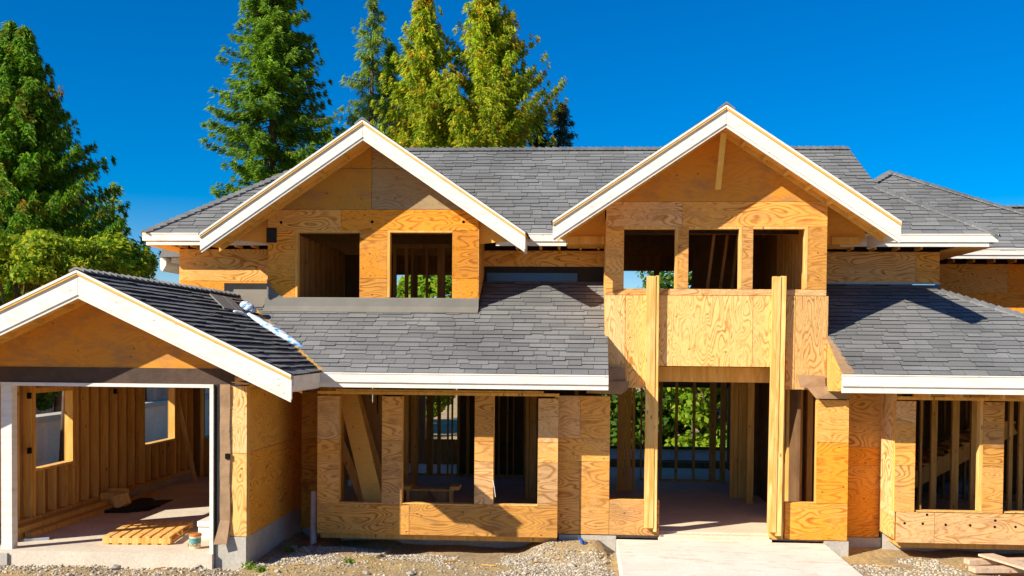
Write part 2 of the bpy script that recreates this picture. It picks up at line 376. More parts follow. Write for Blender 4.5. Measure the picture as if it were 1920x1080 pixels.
# concrete foundation of the garage
m = MB(); m.box(at(404,1030,YG).x, GXR-.006, YG-.004, YG+.2, -.35, at(445,1006,YG).z-.006); part('foundation', m, 'conc')
m = MB(); m.box(GXR-.2, GXR-.004, YG+.2+.002, 18.75, -.5, .40); part('foundation', m, 'conc')
m = MB(); m.box(GXL, at(402,1030,YG).x, YG-.10, 24.6, -.35, zs); part('garage_slab', m, 'slab')
# small concrete curb under left jamb
m = MB(); m.box(at(-40,1040,YG).x, at(22,1040,YG).x, YG-.14, YG+.05, -.35, zs-.045); part('foundation', m, 'conc')
# side wall (facing +X): sheets
m = MB()
for (y0, y1, z0, z1) in [(15.6,18.04,1.665,2.62),(18.04,18.75,1.665,2.62),(15.6,18.04,.404,1.66),(18.04,18.75,.404,1.66)]:
    m.box(GXR-.012, GXR, y0+.0135 if y0 == 15.6 else y0+.003, y1-.003, z0+.003, z1-.003)
part('side_wall_sheathing', m, 'plys')
part('wall_framing', B(GXR-.15, GXR-.014, YG+.16, 24.6, .40, 2.78), 'stud')
# garage interior left wall : sheathing + studs with window gaps
LX = -9.34
holes = [(17.26,18.54,1.17,2.44),(21.7,23.3,1.17,2.36)]
def wall_x(name, X, t, Y0, Y1, Z0, Z1, holes, mat):
    m = MB(); ys = sorted({Y0, Y1, *[h[0] for h in holes], *[h[1] for h in holes]}); 
    for a, b in zip(ys, ys[1:]):
        hh = [h for h in holes if h[0] <= (a+b)/2 <= h[1]]
        if hh: m.box(X-t, X, a, b, Z0, hh[0][2]); m.box(X-t, X, a, b, hh[0][3], Z1)
        else: m.box(X-t, X, a, b, Z0, Z1)
    return part(name, m, mat)
sw = wall_x('side_wall_sheathing', LX, .012, YG+.15, 24.6, zs, 2.8, holes, 'joist')  # darker wood colour paints the shaded depth between the studs
y = YG+.3; k = 0
while y < 24.5:
    hh = [h for h in holes if h[0]-.02 < y < h[1]-.02]
    for (z0, z1) in ([(.38, hh[0][2]-.04), (hh[0][3]+.09, 2.68)] if hh else [(.38, 2.68)]):
        part('stud', B(LX+.002, LX+.14, y, y+.04, z0, z1), 'stud', sw)
    y += .405
for h in holes:
    for yy in (h[0]-.085, h[1]+.002): part('stud', B(LX+.002, LX+.145, yy, yy+.08, .38, 2.68), 'stud', sw)
    part('window_sill', B(LX+.0, LX+.16, h[0], h[1], h[2]-.04, h[2]), 'post', sw)
    part('window_header', B(LX+.0, LX+.142, h[0], h[1], h[3], h[3]+.09), 'stud', sw)
part('bottom_plate', B(LX+.002, LX+.16, YG+.16, 24.5, .30, .378), 'old', sw)
part('foundation', B(LX-.1, LX+.17, YG+.16, 24.5, -.3, .298), 'conc', sw)
# garage back wall
def wall_y(name, Y, t, X0, X1, Z0, Z1, holes, mat, parent=None):
    m = MB(); xs = sorted({X0, X1, *[h[0] for h in holes], *[h[1] for h in holes]})
    for a, b in zip(xs, xs[1:]):
        hh = sorted([h for h in holes if h[0] <= (a+b)/2 <= h[1]], key=lambda h: h[2])
        z = Z0
        for h in hh:
            if h[2] > z: m.box(a, b, Y, Y+t, z, h[2])
            z = h[3]
        if z < Z1: m.box(a, b, Y, Y+t, z, Z1)
    return part(name, m, mat, parent)
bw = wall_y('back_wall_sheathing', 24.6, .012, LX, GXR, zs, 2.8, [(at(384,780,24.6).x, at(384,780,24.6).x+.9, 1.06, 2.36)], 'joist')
x = LX+.3
while x < GXR-.2:
    if not (-8.75 < x < -7.8): part('stud', B(x, x+.04, 24.46, 24.598, .15, 2.7), 'stud', bw)
    x += .405
part('ceiling_joists', B(GXL+.1, GXR-.1, YG+.16, 24.6, 2.80, 2.84), 'joist')
# --- left recess wall and lower front walls
sheets('wall_sheathing', 18.7, [(540,735,597,826),(540,826,597,864),(540,864,597,990)], 'plys')
part('foundation', B(GXR+.01, -4.2, 18.72, 18.95, -.6, at(580,990,18.7).z-.006), 'conc')
# bay L
sheets('bay_sheathing', YB, [(595,742,636,824),(595,824,636,861),(595,861,636,944),
    (716,742,754,826),(716,826,754,861),(716,861,754,944),(890,742,926,828),(890,828,926,864),(890,864,926,946),
    (1009,744,1047,829),(1009,829,1047,865),(1009,865,1047,946),(595,944,767,1001),(767,944,1047,1003)], 'plyh')
m = MB()
zt = at(800, 741, YB).z; X0, X1 = at(595,870,YB).x, at(1047,870,YB).x
m.box(X0, X1, YB-.002, YB+.14, zt+.002, zt+.05); m.box(X0+.3, X1-.25, YB+.01, YB+.14, zt+.052, zt+.085); part('top_plate', m, 'stud')
def sill(x0, x1, y, Y, wdt=.14): 
    a, b, z = at(x0,y,Y).x, at(x1,y,Y).x, at((x0+x1)/2, y, Y).z
    part('window_sill', B(a+.002, b-.002, Y-.006, Y+wdt, z-.012, z+.004), 'post')
for x0, x1, y in ((636,716,943),(754,890,945),(926,1009,947)): sill(x0, x1, y, YB)
part('bay_floor_beam', B(X0+.02, X1-.02, YB+.15, 18.6, .10, .19), 'old')
part('bay_side_wall', B(X0, X0+.1, YB+.16, 18.7, .2, 2.6), 'plys')
# wall between bay and entrance, entrance walls (plane YW)
sheets('wall_sheathing', YW, [(1040,742,1088,822),(1088,742,1144,822),(1040,822,1144,865),(1040,865,1088,1001),(1088,865,1144,1001),
    (1144,938,1236,1003)], 'plyh')
sheets('wall_sheathing', YW, [(1532,750,1592,830),(1530,830,1592,944),(1472,944,1592,1013)], 'plyo')
sheets('recess_wall_sheathing', 18.1, [(1590,735,1652,838),(1590,838,1652,873),(1590,873,1652,1007)], 'plyo')
# foundations
part('foundation', B(-.42, .515, YW+.004, YW+.2, -.5, .205), 'conc')
part('foundation', B(3.87, at(1592,1020,YW).x-.01, YW-.01, YW+.2, -.5, .19), 'conc')
part('foundation', B(4.2, 4.93, 18.09, 18.3, -.5, at(1620,1007,18.1).z-.006), 'conc')
part('foundation', B(4.94, 10.5, 18.0, 18.2, -.5, .24), 'conc')
part('foundation', B(-4.2, -.43, 18.1, 18.3, -.6, .10), 'conc')
# bay R
XR0 = at(1680,870,YB).x
sheets('bay_sheathing', YB, [(1680,752,1718,793),(1680,793,1718,838),(1680,838,1718,873),(1680,873,1718,960),(1844,753,1884,803),(1844,803,1884,840),(1844,840,1884,877),(1844,877,1884,961),
    (1680,960,1752,1018),(1752,960,1960,1020),(1960,754,2010,1020),(2010,960,2200,1023)], 'plyh')
zt2 = at(1780, 751, YB).z
m = MB(); m.box(XR0, 10.4, YB-.002, YB+.14, zt2+.002, zt2+.055); m.box(XR0+.3, 10.4, YB+.02, YB+.14, zt2+.057, zt2+.085); part('top_plate', m, 'stud')
for x0, x1, y in ((1718,1844,959),(1884,1960,961)): sill(x0, x1, y, YB)
m = MB(); zs1 = at(1660,962,17.6).z
m.box(XR0-.012, XR0-.001, YB+.013, 18.1, zs1+.003, 2.62); m.box(XR0-.012, XR0-.001, YB+.013, 18.1, .29, zs1-.003); part('bay_side_wall', m, 'plyv')
part('bay_side_framing', B(XR0+.001, XR0+.12, YB+.16, 18.1, .29, 2.6), 'stud')
part('bay_floor_beam', B(XR0+.12, 10.4, YB+.15, 18.3, .14, .24), 'old')
part('bay_jamb_stud', B(at(1837,860,YB).x, at(1844,860,YB).x, YB+.014, YB+.154, at(1840,959,YB).z, zt2), 'post')
for i, x in enumerate((1716, 1774, 1850, 1884)):
    part('rafter_tail', B(at(x,744,YB).x-.02, at(x,744,YB).x+.02, 16.5, YB+.1, zt2+.058, zt2+.15), 'stud')
# --- upper block (entry gable)
sheets('wall_sheathing', YW, [(1137,378,1280,425),(1280,378,1552,425),(1137,425,1170,513),(1137,513,1170,541),(1271,425,1291,541),(1391,425,1412,541),(1514,425,1552,541),
    (1137,541,1256,553),(1256,541,1316,553),(1316,541,1552,553)], 'plyh')
sheets('wall_panel', YW, [(1134,553,1172,700),(1172,553,1214,727),(1234,553,1411,687),(1411,553,1450,687),(1473,553,1490,732),(1490,553,1552,732)], 'plyv', proud=.012)
part('entry_backing', B(at(1212,640,YW).x, at(1236,640,YW).x, YW+.013, YW+.15, at(1220,1003,YW).z, at(1220,553,YW).z), 'stud')
part('entry_backing', B(at(1448,640,YW).x, at(1474,640,YW).x, YW+.013, YW+.15, at(1460,1012,YW).z, at(1460,553,YW).z), 'stud')
for x0, x1 in ((1170,1271),(1291,1391),(1412,1514)):
    a, b = at(x0,480,YW).x, at(x1,480,YW).x; z0, z1 = at((x0+x1)/2,541,YW).z, at((x0+x1)/2,425,YW).z
    fr = part('window_frame', (lambda m: (m.box(a, b, YW+.002, YW+.15, z1-.035, z1), m.box(b-.045, b, YW+.002, YW+.15, z0, z1-.036), m)[2])(MB()), 'post')
# posts
for i, (x0, x1, xs_, ytop, ybot, xm) in enumerate(((1213,1230,1236,517,990,-5),(1450,1465,1475,518,998,-10))):
    m = MB(); za, zb = at(x0,ybot,YW-.14).z, at(x0,ytop,YW-.14).z; Xa = at(x0,ytop,YW-.14).x; Xb = at(x1,ytop,YW-.14).x; Xc = at(xs_,ytop,YW-.14).x
    dx = at(x0+xm,ybot,YW-.14).x-Xa
    def lean(x0_, x1_, y0_, y1_, z0_, z1_):
        m.add([(x0_+dx,y0_,z0_),(x1_+dx,y0_,z0_),(x1_+dx,y1_,z0_),(x0_+dx,y1_,z0_),(x0_,y0_,z1_),(x1_,y0_,z1_),(x1_,y1_,z1_),(x0_,y1_,z1_)],
              [(0,3,2,1),(4,5,6,7),(0,1,5,4),(1,2,6,5),(2,3,7,6),(3,0,4,7)])
    wd = (Xb-Xa)/2
    lean(Xa, Xa+wd-.002, YW-.14, YW-.014, za, zb); lean(Xa+wd, Xb-.002, YW-.142, YW-.014, za, zb-.004)
    lean(Xb, Xc, YW-.128, YW-.014, za-.06, zb+.006)
    part('entry_post', m, 'post')
# gable triangles
GBX, GBZ, GBT, GBL, GBR = 2.108, 7.036, 5.25, -.545, 4.771
zb = at(1300,378,YW).z+.003; x0, x1 = at(1137,400,YW).x, at(1552,400,YW).x; BX1 = x1
def tri(name, Y, x0, x1, zb, px, pz, s, mat, splitx=None, zsplit=None):
    m = MB(); 
    def top(x): return pz-abs(x-px)*s
    h = (pz-zb)/s; m.prism([(px-h,zb),(px+h,zb),(px,pz)], Y, Y+.012)
    return part(name, m, mat)
tri('gable_wall', YW, x0-.2, x1+.2, zb, GBX, GBZ-.05, .67, 'plyd')
GAX, GAZ, GAL, GAR, GAT = -3.726, 7.011, -6.473, -1.019, 5.15
zb = at(700,393,YDL).z+.003; xa, xb = at(502,420,YDL).x, at(897,420,YDL).x; xm = at(697,350,YDL).x; zm = at(697,316,YDL).z
def clipz(poly, z, keep):
    out = []
    for i in range(len(poly)):
        a, b = poly[i], poly[(i+1) % len(poly)]; ia = (a[1] >= z) == keep; ib = (b[1] >= z) == keep
        if ia: out.append(a)
        if ia != ib:
            t = (z-a[1])/(b[1]-a[1]); out.append((a[0]+(b[0]-a[0])*t, z))
    return out
topz = lambda x: GAZ-.05-abs(x-GAX)*.682
hA = (GAZ-.05-zb)/.682
pl = [(GAX-hA,zb),(xm-.003,zb),(xm-.003,topz(xm))]+([(GAX,topz(GAX))] if GAX < xm-.003 else [])
m = MB(); m.prism(clipz(pl, zm-.003, False), YDL, YDL+.012); m.prism(clipz(pl, zm+.003, True), YDL, YDL+.012); part('gable_wall', m, 'plyol')
pr = [(xm+.003,zb),(GAX+hA,zb)]+([(GAX,topz(GAX))] if GAX > xm+.003 else [])+[(xm+.003,topz(xm+.003))]
m = MB(); m.prism(clipz(pr, zm-.003, False), YDL, YDL+.012); m.prism(clipz(pr, zm+.003, True), YDL, YDL+.012); part('gable_wall', m, 'plyg')
# dormer L sheets
sheets('dormer_sheathing', YDL, [(502,393,640,432),(640,393,897,432),(502,432,553,521),(502,521,553,558),(674,433,726,521),(674,521,726,558),(848,433,897,521),(848,521,897,558)], 'plyo')
for x0, x1 in ((553,674),(726,848)):
    a, b = at(x0,490,YDL).x, at(x1,490,YDL).x; z0, z1 = at((x0+x1)/2,558,YDL).z, at((x0+x1)/2,432,YDL).z
    m = MB(); m.box(a, a+.045, YDL+.002, YDL+.15, z0, z1-.036); m.box(a, b, YDL+.002, YDL+.15, z1-.035, z1); part('window_frame', m, 'stud')
a, b = at(500,570,YDL).x, at(897,570,YDL).x; z0, z1 = at(700,579,YDL).z, at(700,558,YDL).z
m = MB(); m.ext([(a-.03,YDL-.004,z1),(a-.03,YDL-.03,z1-.02),(a-.03,YDL-.035,z0+.04),(a-.03,YDL-.15,z0-.06),(a-.03,YDL-.14,z0-.075),(a-.03,YDL-.004,z0)], (b-a+.035, 0, 0)); part('flashing', m, 'metal')
m = MB(); m.box(xb-.10, xb-.002, YDL+.16, YM, 3.8, 5.3); part('dormer_side_framing', m, 'stud')
part('dormer_side_sheathing', B(xb-.001, xb+.011, YDL+.001, YM, 3.85, 5.3), 'plyo')
m = MB(); m.ext([(xb+.012,YDL,3.93),(xb+.012,YDL,4.02),(xb+.012,YM,4.57),(xb+.012,YM,4.46)], (.006,0,0)); part('flashing', m, 'felt')
part('dormer_side_sheathing', B(xa-.0, xa+.012, YDL+.16, YL, 3.85, 5.3), 'plyo')
part('block_side_sheathing', B(x0:=at(1137,450,YW).x-.012, x0+.011, YW+.001, YM, 3.4, 5.4), 'plyo')
m = MB(); m.box(x0+.02, x0+.12, YW+.16, YM, 3.4, 5.4); part('block_side_framing', m, 'stud')
# upper main walls
def upwall(Y, x0, x1, yt, yb, mat='plyo', extra=.0, seam=None):
    r = []
    if seam: r = [(x0, yt, seam, yb), (seam, yt, x1, yb)]
    else: r = [(x0, yt, x1, yb)]
    sheets('upper_wall_sheathing', Y, r, mat)
upwall(YM, 900, 1140, 470, 501, 'plyo')
upwall(YM, 1548, 1762, 472, 531, 'plyh', seam=1717)
sheets('upper_wall_sheathing', YL, [(336,467,504,527),(336,527,504,575)], 'plyo')
sheets('upper_wall_sheathing', 22.3, [(1758,495,1890,549),(1890,495,2100,549),(1758,549,2100,640)], 'plyo')
part('upper_wall_framing', B(-7.37, xa, YL+.16, YL+.2, 3.9, 5.6), 'dark')
def vents(Y, xa, xb, yt, yb, ticks):
    A, Bx = at(xa,yt,Y), at(xb,yb,Y)
    v = part('eave_gap_dark_strip', B(A.x, Bx.x, Y+.05, Y+.09, at((xa+xb)/2,yb,Y).z, at((xa+xb)/2,yt,Y).z+.35), 'void')  # black strip painted in for the shade of the open eave gap
    for x in ticks:
        X = at(x, yt, Y).x; part('rafter_tail', B(X-.02, X+.02, Y-.34, Y+.04, at(x,yb,Y).z+.01, at(x,yb,Y).z+.14), 'stud', v)
vents(YM, 900, 1140, 461, 470, (971,1015,1049,1089,1122))
vents(YM, 1548, 1764, 461, 472, (1590,1632,1675,1717))
vents(YL, 336, 504, 458, 467, (350,372,412,453,483))
vents(22.3, 1760, 2100, 485, 495, (1778,1815,1853,1892))
a, b = at(905,500,YM).x, at(1135,500,YM).x
part('flashing', B(a, b, YM-.012, YM-.004, at(1000,528,YM).z-.05, at(1000,500,YM).z), 'felt')
part('flashing', B(a+.08, b-.5, YM-.03, YM-.014, at(1000,525,YM).z-.03, at(1000,512,YM).z), 'blue')
a, b = at(1550,500,YM).x, at(1762,500,YM).x
part('flashing', B(a, b, YM-.02, YM-.004, at(1650,548,YM).z-.04, at(1650,534,YM).z), 'blue')  # shaded felt strip with the sky's reflection painted blue
part('flashing', B(a, b, YM-.028, YM-.002, at(1650,533,YM).z, at(1650,530,YM).z), 'bluel')
a, b = at(421,540,YL).x, at(501,540,YL).x
part('building_paper_patch', B(a, b, YL-.02, YL-.004, at(460,556,YL).z, at(460,531,YL).z), 'felt')
M['hole'] = plain('hole_dark', (.012,.008,.006), .95, .1)
def hole(x, y, Y, r=.03, mat='hole'):
    p = at(x, y, Y); m = MB(); n = 14; m.ext([(p.x+r*math.cos(6.2832*k/n), Y-.0035, p.z+r*math.sin(6.2832*k/n)) for k in range(n)], (0,.003,0)); part('bored_hole', m, mat)
for x, y in ((527,417),(698,416),(869,416)): hole(x, y, YDL, .026)
for x, y in ((1696,981),(1730,982),(1738,965),(1773,984),(1819,985),(1865,988),(1866,976),(1904,988)): hole(x, y, YB, .02)
part('felt_patch', B(at(502,440,YDL).x-.02, at(519,440,YDL).x, YDL-.012, YDL-.003, at(510,455,YDL).z, at(510,427,YDL).z), 'felt')
m = MB(); m.add([at(501,522,YDL-.02), at(500,566,YDL-.02), at(535,560,YDL-.02), at(516,548,YDL-.02), at(508,540,YDL-.02)], [(0,1,2,3,4)]); o = part('flashing', m, 'metal'); o.modifiers.new('s','SOLIDIFY').thickness = .004
for (y_, z_) in ((16.98,2.36),(16.98,1.45),(20.2,2.30)): part('outlet_box', B(LX+.141, LX+.175, y_, y_+.09, z_, z_+.10), 'hole')
part('latch', B(at(424,855,YG).x, at(432,855,YG).x, YG-.05, YG-.02, at(427,860,YG).z, at(427,850,YG).z), 'hole')
# ------------------------------------------------------------------ roofs
def clip(poly, u0, u1, v0, v1):
    for ax, lim, sg in ((0, u0, 1), (0, u1, -1), (1, v0, 1), (1, v1, -1)):
        out = []
        for i in range(len(poly)):
            a, b = poly[i], poly[(i+1) % len(poly)]; da = (a[ax]-lim)*sg; db = (b[ax]-lim)*sg
            if da >= 0: out.append(a)
            if (da > 0) != (db > 0) and abs(da-db) > 1e-9:
                t = da/(da-db)
                if 0 < t < 1: out.append((a[0]+(b[0]-a[0])*t, a[1]+(b[1]-a[1])*t))
        poly = out
        if len(poly) < 3: return []
    return poly
EXPO = .142
def edge_mat(o):
    me = o.data; me.materials.append(M['sedge']); nm = Vector((0,0,0))
    for p in me.polygons: nm += Vector(p.normal)*p.area*(1 if p.normal.z > 0 else 0)
    nm.normalize()
    for p in me.polygons:
        if Vector(p.normal).dot(nm) < .7: p.material_index = 1
def tabrow(rg): return rg.choice((.20, .26, .30, .34, .40, .48))
def shingle_roof(pts, udir, parent=None, thick=.02, mat='shingle', seed=1, deck=True, under='rafter', th=1.0, over=.03):
    """pts: coplanar polygon, first two along the eave"""
    pts = [Vector(p) for p in pts]; u = Vector(udir).normalized(); n = (pts[1]-pts[0]).cross(pts[2]-pts[0]).normalized()
    if n.z < 0: n = -n
    u = (u-n*u.dot(n)).normalized(); v = n.cross(u)
    if v.z < 0: v = -v
    o = pts[0]; P2 = [((p-o).dot(u), (p-o).dot(v)) for p in pts]
    v0 = min(p[1] for p in P2); v1 = max(p[1] for p in P2); u0 = min(p[0] for p in P2); u1 = max(p[0] for p in P2)
    rg = random.Random(seed); m = MB(); r = 0; vv = v0-(over if over else 0)
    if over: P2 = [(a, b-over if abs(b-v0) < 1e-3 else b) for a, b in P2]
    while vv < v1:
        x = u0-rg.random()*.3
        while x < u1:
            wd = tabrow(rg); cut = rg.choice((0, 0, .04)) if vv > v0 else 0; q = clip(P2, x+.003, x+wd-.003, vv+.002+cut, vv+EXPO+.05)
            lift = rg.choice((0, .003, .007))*th
            if len(q) >= 3:
                top = [o+u*a+v*b+n*max(.0012, .005+(.010*th+lift)*(1-(b-vv)/EXPO)-.0006) for a, b in q]; bot = [o+u*a+v*b for a, b in q]; k = len(q)
                m.add(top+bot, [tuple(range(k))]+[(i, (i+1) % k, (i+1) % k+k, i+k) for i in range(k)])
            x += wd
        vv += EXPO; r += 1
    R = part('roof_shingles', m, mat, parent); edge_mat(R)
    if deck:
        d = MB(); d.ext([p-n*.002 for p in pts], -n*thick); part('roof_deck', d, under, R)
    return R
def caps(p, q, parent=None, wd=.26, seed=5, drop=.07):
    p = Vector(p); q = Vector(q); d = (q-p).normalized(); L = (q-p).length; a = d.cross(Vector((0,0,1))).normalized(); up = a.cross(d)
    if up.z < 0: up = -up
    m = MB(); s = 0; rg = random.Random(seed)
    while s < L:
        e = min(s+.19, L+.02); A = p+d*s; E = p+d*e; j = rg.uniform(0, .006)
        prof = [(-wd/2, -drop), (0, 0), (wd/2, -drop)]
        lo = [A+a*x+up*(y+.046+j) for x, y in prof]+[A+a*x+up*(y+.020) for x, y in prof[::-1]]
        hi = [E+a*x+up*(y+.014) for x, y in prof]+[E+a*x+up*(y+.006) for x, y in prof[::-1]]
        m.add(lo+hi, [(0,1,4,5),(1,2,3,4),(6,11,10,7),(7,10,9,8)]+[(i, (i+1) % 6, (i+1) % 6+6, i+6) for i in range(6)]); s += .142
    return part('ridge_caps', m, 'shingle', parent)
def fascia(x0, x1, Y, zt, zb, name='eave_fascia', ret=(0,0)):
    f = (zt-zb); m = MB()
    m.box(x0, x1, Y-.03, Y+.02, zb+f*.36, zt); o = part(name, m, 'white')
    m = MB(); m.box(x0+ret[0], x1-ret[1], Y-.005, Y+.035, zb, zb+f*.36-.003); part('lower_fascia_board', m, 'white', o)
    m = MB(); m.box(x0, x1, Y-.038, Y-.031, zt-.018, zt+.004); part('drip_edge', m, 'white', o)
    return o
# lower roofs
SL, SR = .55, .52
zL = lambda y: 2.875+SL*(y-16.4); zR = lambda y: 2.925+SR*(y-16.4)
Bv = onroof(443,553,2.875,16.4,SL); XC = -4.15; RX = at(1141,700,16.4).x
shingle_roof([(XC,16.4,zL(16.4)),(RX,16.4,zL(16.4)),(RX,YDL,zL(YDL)),(Bv.x+ (XC-Bv.x)*(Bv.y-YDL)/(Bv.y-16.4),YDL,zL(YDL))], (1,0,0), seed=2)
shingle_roof([(xb,YDL,zL(YDL)),(x0+.0,YDL,zL(YDL)),(x0,YM,zL(YM)),(xb,YM,zL(YM))], (1,0,0), seed=3, over=0, deck=False)
shingle_roof([(Bv.x+(XC-Bv.x)*(Bv.y-YDL)/(Bv.y-16.4),YDL,zL(YDL)),(xa,YDL,zL(YDL)),(xa,Bv.y,zL(Bv.y)),(Bv.x,Bv.y,zL(Bv.y))], (1,0,0), seed=4, over=0)
# apron of grey felt where left roof meets the wall
a1, a2 = at(443,565,18.5).x, at(500,565,18.5).x
m = MB(); m.ext([(a1-.02,18.3,zL(18.3)+.03),(a2,18.28,zL(18.28)+.03),(a2,YL,zL(YL)+.03),(a1+.02-.2,YL,zL(YL)+.03)], (0,0,.012)); part('flashing', m, 'metal')
fascia(XC-.02, RX, 16.4, zL(16.4)-.01, at(900,729,16.4).z)
RX2 = at(1579,705,16.4).x; RXB = at(1551,640,YW).x+.02
HR = onroof(1765,546,2.925,16.4,SR); hx = HR.x+(HR.y-16.4)*1.0
h2 = onroof(1920,592,2.925,16.4,SR); sl_ = (h2.x-HR.x)/(HR.y-h2.y); hx = HR.x+(HR.y-16.4)*sl_
shingle_roof([(RX2+.18,16.4,zR(16.4)),(hx,16.4,zR(16.4)),(HR.x,HR.y,zR(HR.y)),(HR.x-.15,YM,zR(YM)),(RXB,YM,zR(YM)),(RXB,YW,zR(YW))], (1,0,0), seed=6)
caps((HR.x,HR.y,zR(HR.y)), (hx,16.4,zR(16.4)), drop=.05)
m = MB(); m.ext([(RX2,16.4,zR(16.4)),(RX2+.2,16.4,zR(16.4)),(RXB+.02,YW,zR(YW)),(RXB-.05,YW,zR(YW))], (0,0,.012)); part('building_paper_strip', m, 'feltb')
m = MB(); m.ext([(RX2+.01,16.44,2.66),(RX2+.01,16.44,zR(16.44)-.003),(RX2+.01,YW,zR(YW)-.003),(RX2+.01,YW,2.62)], (.03,0,0)); part('roof_end_cheek', m, 'plyo')
part('roof_end_cheek', B(at(1550,680,YW).x-.01, RX2, YW-.03, YW-.015, at(1560,720,YW).z, at(1552,640,YW).z-.02), 'plyo')
fascia(RX2, hx+.05, 16.4, zR(16.4)-.01, at(1700,738,16.4).z)
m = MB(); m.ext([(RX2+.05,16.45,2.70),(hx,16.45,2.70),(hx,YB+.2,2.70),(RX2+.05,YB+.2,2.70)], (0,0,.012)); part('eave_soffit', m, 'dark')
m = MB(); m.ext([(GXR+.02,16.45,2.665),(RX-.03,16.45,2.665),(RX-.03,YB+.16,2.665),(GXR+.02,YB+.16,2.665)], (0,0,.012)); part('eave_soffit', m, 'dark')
# paper flaps either side of entrance
def flap(pts, Y, mat='feltb', th=.012):
    m = MB(); m.ext([Vector((at(x,y,Y).x, Y-dy, at(x,y,Y).z)) for x, y, dy in pts], (0, th, 0)); part('building_paper_flap', m, mat)
flap([(1142,690,.05),(1172,690,.03),(1173,714,.04),(1142,716,.06)], YW-.04)
flap([(1100,716,.02),(1180,714,.10),(1176,731,.12),(1165,739,.10),(1100,737,.02)], YW-.05)
flap([(1496,703,.03),(1546,704,.03),(1547,729,.05),(1498,726,.08)], YW-.03)
flap([(1512,727,.06),(1592,720,.04),(1592,748,.05),(1528,747,.10)], YW-.05)
# garage roof
GY0 = 14.8; A_ = Vector((GPX,GY0,GPZ)); D_ = Vector((GTXR,GY0,GTZ)); C_ = Vector((XC,16.4,zL(16.4))); 
def bil_roof(D, C, Bq, A, seed):
    rg = random.Random(seed); m = MB(); L = (A-D).length; nr = int(round(L/.168)); e = 1/nr
    f = lambda s, t: (D*(1-s)+C*s)*(1-t)+(A*(1-s)+Bq*s)*t
    for i in range(nr):
        t0, t1 = i*e, min(1, (i+1)*e+.004)
        if i == 0: t0 = -.012
        W = (f(1,t0)-f(0,t0)).length; x = -rg.random()*.3-.03
        while x < W:
            wd = tabrow(rg); a, b = max(x, -.03)/W, min(x+wd-.010, W)/W
            if b > a:
                q = [f(a,t0), f(b,t0), f(b,t1), f(a,t1)]; n = (q[1]-q[0]).cross(q[3]-q[0]).normalized()
                if n.z < 0: n = -n
                li = rg.choice((0,.006,.014)); hh = (.026+li, .026+li, .004, .004)
                m.add([p+n*k for p, k in zip(q, hh)]+q, [(0,1,2,3),(0,1,5,4),(1,2,6,5),(2,3,7,6),(3,0,4,7)])
            x += wd
    R = part('roof_shingles', m, 'shingle'); edge_mat(R)
    d = MB(); k = 10
    vs = [f(i/k, j/k)-Vector((0,0,.003+h)) for h in (0,.02) for j in range(k+1) for i in range(k+1)]; o = (k+1)**2
    fs = [(j*(k+1)+i, j*(k+1)+i+1, (j+1)*(k+1)+i+1, (j+1)*(k+1)+i) for j in range(k) for i in range(k)]
    d.add(vs, fs+[tuple(x+o for x in ff) for ff in fs]); part('roof_deck', d, 'plyu', R)
bil_roof(D_, C_, Vector(Bv), A_, 9)
shingle_roof([(GTXL,GY0,GTZ),(GTXL,24.6,GTZ),(GPX,24.6,GPZ-.05),(GPX,GY0,GPZ-.0)], (0,1,0), seed=12, under='plyu')
caps(A_+Vector((0,-.03,0)), Vector(Bv)+Vector((0,0,0)), drop=.045)
m = MB(); d_ = (C_-Vector(Bv)); 
m.beam(Vector(Bv)+Vector((0,0,.02)), C_+Vector((0,0,.02)), .16, .02); part('valley_flashing', m, 'old')
# garage side fascia
GE = .27
m = MB(); m.box(GTXR-.03, GTXR+.02, GY0+.06, 16.365, GTZ-.16, GTZ-.012); o = part('eave_fascia', m, 'white')
m = MB(); m.box(GTXR-.05, GTXR-.005, GY0+.06, 16.39, GTZ-.25, GTZ-.163); part('lower_fascia_board', m, 'white', o)
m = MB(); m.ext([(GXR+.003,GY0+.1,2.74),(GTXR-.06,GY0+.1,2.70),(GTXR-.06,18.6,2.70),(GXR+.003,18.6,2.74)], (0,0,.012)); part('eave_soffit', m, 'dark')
def rake(Yf, px, pz, tl, tr, s, hf, low=.05, name='rake_fascia', mat='white', tails=True):
    """front boards of a gable: drip edge, yellow strip, white fascia, lower white board"""
    for sx, tx in ((-1, tl), (1, tr)):
        L = abs(tx-px)
        def band(a, b, y0, y1, ext=0.0):
            X = px+sx*(L+ext); zt = pz-s*(L+ext); g_ = .0025; return MBp([(px+sx*g_, pz-s*g_-a), (X, zt-a), (X, zt-b), (px+sx*g_, pz-s*g_-b)], y0, y1)
        def MBp(p, y0, y1):
            m = MB(); m.prism(p, y0, y1); return m
        o = part(name, band(.068, hf-low, Yf, Yf+.05), 'white')
        part('lower_rake_board', band(hf-low+.002, hf, Yf+.018, Yf+.06, -.015), 'white', o)
        part('rake_trim_strip', band(.036, .068-.001, Yf-.026, Yf+.04), 'trim', o)
        part('drip_edge', band(-.002, .035, Yf-.034, Yf+.04), 'white', o)
rake(GY0, GPX, GPZ, GTXL, GTXR, (GPZ-GTZ)/(GTXR-GPX), .40)
